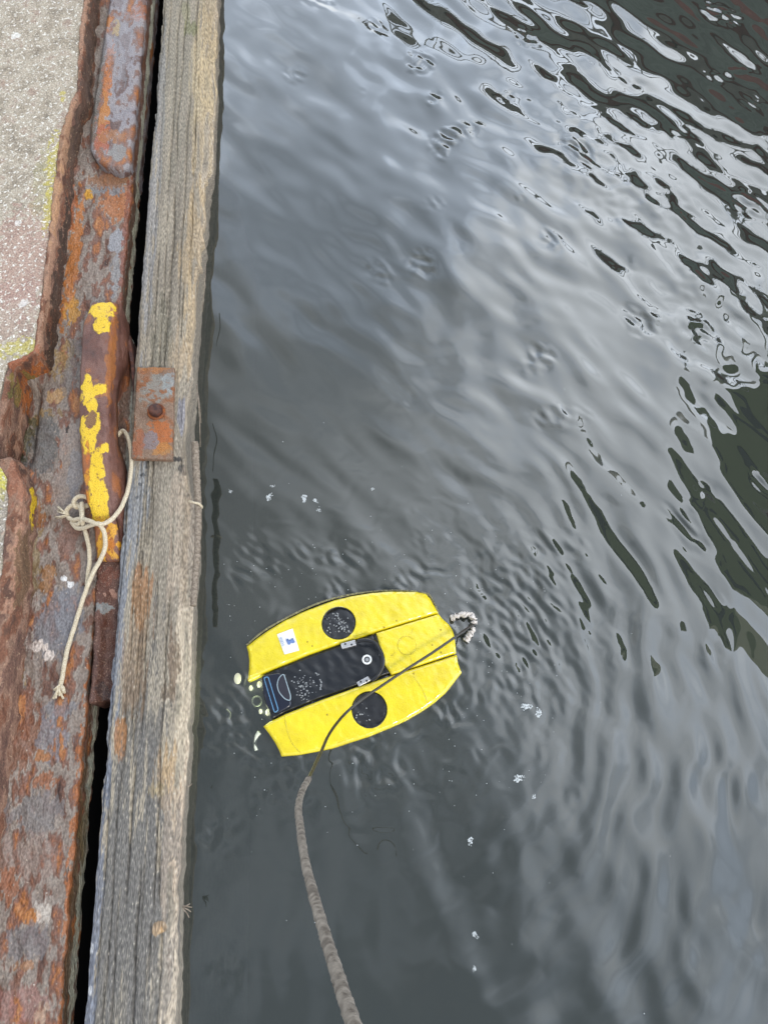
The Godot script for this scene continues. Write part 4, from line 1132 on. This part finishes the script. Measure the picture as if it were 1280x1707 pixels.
	var eye := obj("lifting_eye", tube(closed_ring(Vector3(ec.x, shell_y(ec.x, ec.y) - 0.004, ec.y), 0.0085), 0.0022, 8), M.white, t)
	var ep := obj("pin", lathe(PackedVector2Array([Vector2(0, 0.004), Vector2(0.004, 0.0036), Vector2(0.005, 0.0)]), 14), plain(Vector3(0.25, 0.26, 0.27), 0.4), eye)
	ep.position = Vector3(ec.x, shell_y(ec.x, ec.y) - 0.006, ec.y)
	var cap_c := Vector2(0.065,-0.321)
	obj("hatch_ring", tube(closed_ring(Vector3(cap_c.x, shell_y(cap_c.x, cap_c.y) + 0.0004, cap_c.y), 0.0195), 0.0009, 6), M.yellow, t)
	for k in 5:
		var a := TAU * k / 5.0 + 0.1
		var st := cap_c + Vector2(cos(a), sin(a)) * 0.024
		var en := cap_c + Vector2(cos(a), sin(a)) * 0.041
		obj("rib", tube(PackedVector3Array([Vector3(st.x, shell_y(st.x, st.y), st.y), Vector3(en.x, shell_y(en.x, en.y), en.y)]), 0.0005, 6), M.yellow, t)
	# sticker with its blue print
	var sticker := V([-0.215,-0.362, -0.181,-0.373, -0.166,-0.323, -0.198,-0.316])
	var sk := obj("sticker", slab(sticker, func(x, z): return shell_y(x, z) + 0.0016, 0.01, 0.004, 0.004, 0.0003, 0.02).mesh(), plain(Vector3(0.72, 0.73, 0.74), 0.35), t)
	var logo := V([-0.195,-0.348, -0.190,-0.350, -0.188,-0.346, -0.180,-0.351, -0.175,-0.342, -0.179,-0.339, -0.184,-0.341, -0.186,-0.337, -0.190,-0.337])
	obj("logo", slab(logo, func(x, z): return shell_y(x, z) + 0.0021, 0.02, 0.003, 0.003, 0.0002, 0.02).mesh(), plain(Vector3(0.12, 0.2, 0.42), 0.4), sk)
	var tm := TextMesh.new()
	tm.text = "KSOREC"
	tm.font_size = 16
	tm.depth = 0.0004
	tm.pixel_size = 0.00056
	var fnt := SystemFont.new()
	fnt.font_names = PackedStringArray(["Droid Sans"])
	tm.font = fnt
	var word := MeshInstance3D.new()
	word.name = "lettering"
	word.mesh = tm
	word.material_override = plain(Vector3(0.22, 0.3, 0.45), 0.5)
	sk.add_child(word, true)
	var wp := Vector2(-0.202,-0.339)
	var dir := Vector2(-0.198,-0.315) - Vector2(-0.215,-0.362)
	var bx := Vector3(dir.x, 0, dir.y).normalized()
	word.transform = Transform3D(Basis(bx, Vector3.UP.cross(bx), Vector3.UP), Vector3(wp.x, shell_y(wp.x, wp.y) + 0.0021, wp.y))
	# lamps at the bow, just under the water
	var glow := plain(Vector3(0.8, 0.8, 0.7), 0.3)
	glow.emission_enabled = true
	glow.emission = Color(1.0, 1.0, 0.88)
	glow.emission_energy_multiplier = 2.2
	for q in [[-0.303,-0.275, 0.0105], [-0.274,-0.253, 0.0052], [-0.256,-0.260, 0.0062], [-0.253,-0.203, 0.0048], [-0.238,-0.200, 0.006]]:
		var hl := obj("headlight", lathe(PackedVector2Array([Vector2(0, 0.5), Vector2(0.45, 0.42), Vector2(0.8, 0.15), Vector2(1, -0.2), Vector2(0.8, -0.8), Vector2(0, -1)]), 16), glow, t)
		hl.position = Vector3(q[0], -0.010, q[1])
		hl.scale = Vector3(0.75, 1.0, 1.15) * q[2]
		var li := OmniLight3D.new()
		li.name = "headlight_glow"
		li.light_energy = 0.004
		li.light_size = 0.004
		li.light_color = Color(0.95, 1.0, 0.78)
		li.shadow_enabled = true
		li.omni_range = 6.0
		li.omni_attenuation = 2.0
		hl.add_child(li)
	obj("camera_port", tube(closed_ring(Vector3(-0.260,-0.224, 0).x * Vector3.RIGHT + Vector3(0, -0.004, Vector2(-0.260,-0.224).y), 0.010), 0.0016, 8), plain(Vector3(0.5, 0.55, 0.5), 0.3), t)
	var pale := plain(Vector3(0.62, 0.65, 0.52), 0.4)
	obj("skid_end", tube(spline([Vector3(-0.253, 0.000, -0.159), Vector3(-0.259, -0.002, -0.151), Vector3(-0.263, -0.003, -0.137), Vector3(-0.259, 0.000, -0.123)], 5), 0.0055, 8, 0, 1, 0, 0.4), pale, t)
	obj("skid_end", tube(spline([Vector3(-0.325, -0.010, -0.211), Vector3(-0.317, -0.010, -0.201), Vector3(-0.320, -0.012, -0.190)], 5), 0.002, 8), pale, t)
	# tether with its crumpled tape at the tail
	var tape := obj("tape_wrap", tube(spline([Vector3(0.166, 0.008, -0.380), Vector3(0.179, 0.014, -0.384), Vector3(0.197, 0.016, -0.386), Vector3(0.211, 0.016, -0.382), Vector3(0.215, 0.018, -0.371), Vector3(0.212, 0.016, -0.364)], 6), 0.0054, 9, 0, 0.013, 0.008), mottled(C(235, 228, 222, 0.9), C(200, 192, 184, 0.9), 30.0, 0.7, 511), t)
	obj("tape_wrap", tube(spline([Vector3(0.213, 0.018, -0.356), Vector3(0.208, 0.014, -0.346), Vector3(0.199, 0.010, -0.335), Vector3(0.194, 0.008, -0.328)], 6), 0.0054, 9, 0, 0.013, 0.008), tape.mesh.surface_get_material(0), t)
	var cable := thing("tether_cable", "dark grey tether running from the drone's tail over its shell up towards the viewer", "cable")
	var path := [Vector3(0.219, 0.012, -0.365), Vector3(0.199, 0.026, -0.353), Vector3(0.170, 0.046, -0.332), Vector3(0.116, 0.054, -0.298), Vector3(0.063, 0.053, -0.268), Vector3(0.018, 0.050, -0.242), Vector3(-0.024, 0.048, -0.217), Vector3(-0.058, 0.058, -0.192), Vector3(-0.081, 0.085, -0.167), Vector3(-0.099, 0.150, -0.133), Vector3(-0.108, 0.245, -0.094), Vector3(-0.113, 0.320, -0.068), Vector3(-0.117, 0.380, -0.048)]
	var sp := spline(path, 8)
	obj("wet_end", tube(sp, 0.0029, 12, 0, 1, 0.0003), M.tether_wet, cable)
	var path2 := [Vector3(-0.117, 0.379, -0.048), Vector3(-0.119, 0.458, -0.030), Vector3(-0.113, 0.578, -0.006), Vector3(-0.101, 0.676, 0.018), Vector3(-0.085, 0.794, 0.045), Vector3(-0.070, 0.883, 0.066), Vector3(-0.055, 0.973, 0.083), Vector3(-0.042, 1.043, 0.098), Vector3(-0.032, 1.103, 0.107), Vector3(-0.023, 1.154, 0.115), Vector3(-0.015, 1.194, 0.123), Vector3(-0.006, 1.235, 0.129)]
	obj("dry_sleeve", tube(spline(path2, 16), 0.0047, 14, 0, 0.02, 0.0010), M.tether, cable)

func closed_ring(c: Vector3, r: float) -> PackedVector3Array:
	var p := PackedVector3Array()
	for i in 33:
		p.append(c + Vector3(cos(TAU * i / 32), 0, sin(TAU * i / 32)) * r)
	return p

func rim_tube(poly: PackedVector2Array, top: Callable, r: float) -> ArrayMesh:
	var p := PackedVector3Array()
	for i in poly.size() + 1:
		var q := poly[i % poly.size()]
		p.append(Vector3(q.x, top.call(q.x, q.y) + 0.0003, q.y))
	return tube(p, r, 6)

# ---------------------------------------------------------------- foam
func foam_mesh(r: float, s: int) -> ArrayMesh:
	# a raft of small bubbles
	rng.seed = s
	var st := SurfaceTool.new()
	st.begin(Mesh.PRIMITIVE_TRIANGLES)
	var n := clampi(int(r * 9000.0), 14, 110)
	var lean := rng.randf() * TAU
	for k in n:
		var b := SphereMesh.new()
		var br := r * rng.randf_range(0.04, 0.13) * (2.0 if k % 11 == 0 else 1.0)
		b.radius = br
		b.height = br * 0.8
		b.radial_segments = 7
		b.rings = 3
		var a := rng.randf() * TAU
		var d := r * sqrt(rng.randf()) * (0.75 + 0.3 * cos(2.0 * (a - lean)) + 0.2 * cos(3.0 * a + lean))
		st.append_from(b, 0, Transform3D(Basis.IDENTITY, Vector3(cos(a) * d, 0, sin(a) * d)))
	return st.commit()

func make_foam() -> void:
	var white := plain(Vector3(0.42, 0.45, 0.46), 0.3)
	white.clearcoat_enabled = true
	for q in [[-0.235, -0.692, 0.0098, 0.0106, "round foam raft upper left of the drone, nearest the timber"], [-0.154, -0.685, 0.0098, 0.0106, "round foam raft above the drone, left of a pair"], [-0.127, -0.677, 0.0070, 0.0076, "smaller foam raft above the drone, right of a pair"], [-0.120, -0.653, 0.0056, 0.0060, "small foam raft above the drone, lowest of the four"], [-0.227, -0.719, 0.0056, 0.0061, "small foam dot above the left foam raft"], [0.007, -0.700, 0.0056, 0.0061, "lone bubble on dark water right of the foam rafts"], [-0.327, -0.710, 0.0056, 0.0061, "lone bubble beside the timber and lath"],
		[0.278, -0.042, 0.0111, 0.0104, "round foam raft below right of the drone, middle of the water"], [0.305, -0.006, 0.0061, 0.0057, "small foam dot just below the round raft"], [0.169, 0.071, 0.0084, 0.0077, "bubble cluster between the drone and the bottom edge"], [0.163, 0.237, 0.0069, 0.0061, "bubble cluster near the bottom of the water"], [0.156, 0.294, 0.0057, 0.0049, "lowest small bubble near the bottom of the water"], [0.335, -0.170, 0.0101, 0.0098, "round foam raft right of the drone, the right one of a pair"], [0.309, -0.184, 0.0114, 0.0111, "foam raft right of the drone, the left one of a pair"]]:
		var o := solo("foam_raft", foam_mesh(q[2], int(q[0] * 1000.0) + 500), white, q[4], "foam", "foam rafts on the water")
		o.position = Vector3(q[0], wave(q[0], q[1]), q[1])
	# single specks nobody could count
	rng.seed = 77
	var st := SurfaceTool.new()
	st.begin(Mesh.PRIMITIVE_TRIANGLES)
	for k in 190:
		var p := Vector2.ZERO
		var a := rng.randf() * TAU
		var d := 0.15 + absf(rng.randfn(0.0, 0.13))
		p = ROV + Vector2(cos(a) * (d + 0.12), sin(a) * d)
		if k % 5 == 0:
			p = Vector2(rng.randf_range(-0.3, 0.6), rng.randf_range(-1.0, 0.4))
		if p.x < -0.34:
			continue
		var b := SphereMesh.new()
		b.radius = rng.randf_range(0.0004, 0.0011)
		b.height = b.radius * 1.4
		b.radial_segments = 6
		b.rings = 3
		st.append_from(b, 0, Transform3D(Basis.IDENTITY, Vector3(p.x, wave(p.x, p.y), p.y)))
	solo("foam_specks", st.commit(), white, "scattered tiny bubbles and foam flecks round the drone", "", "", "stuff")
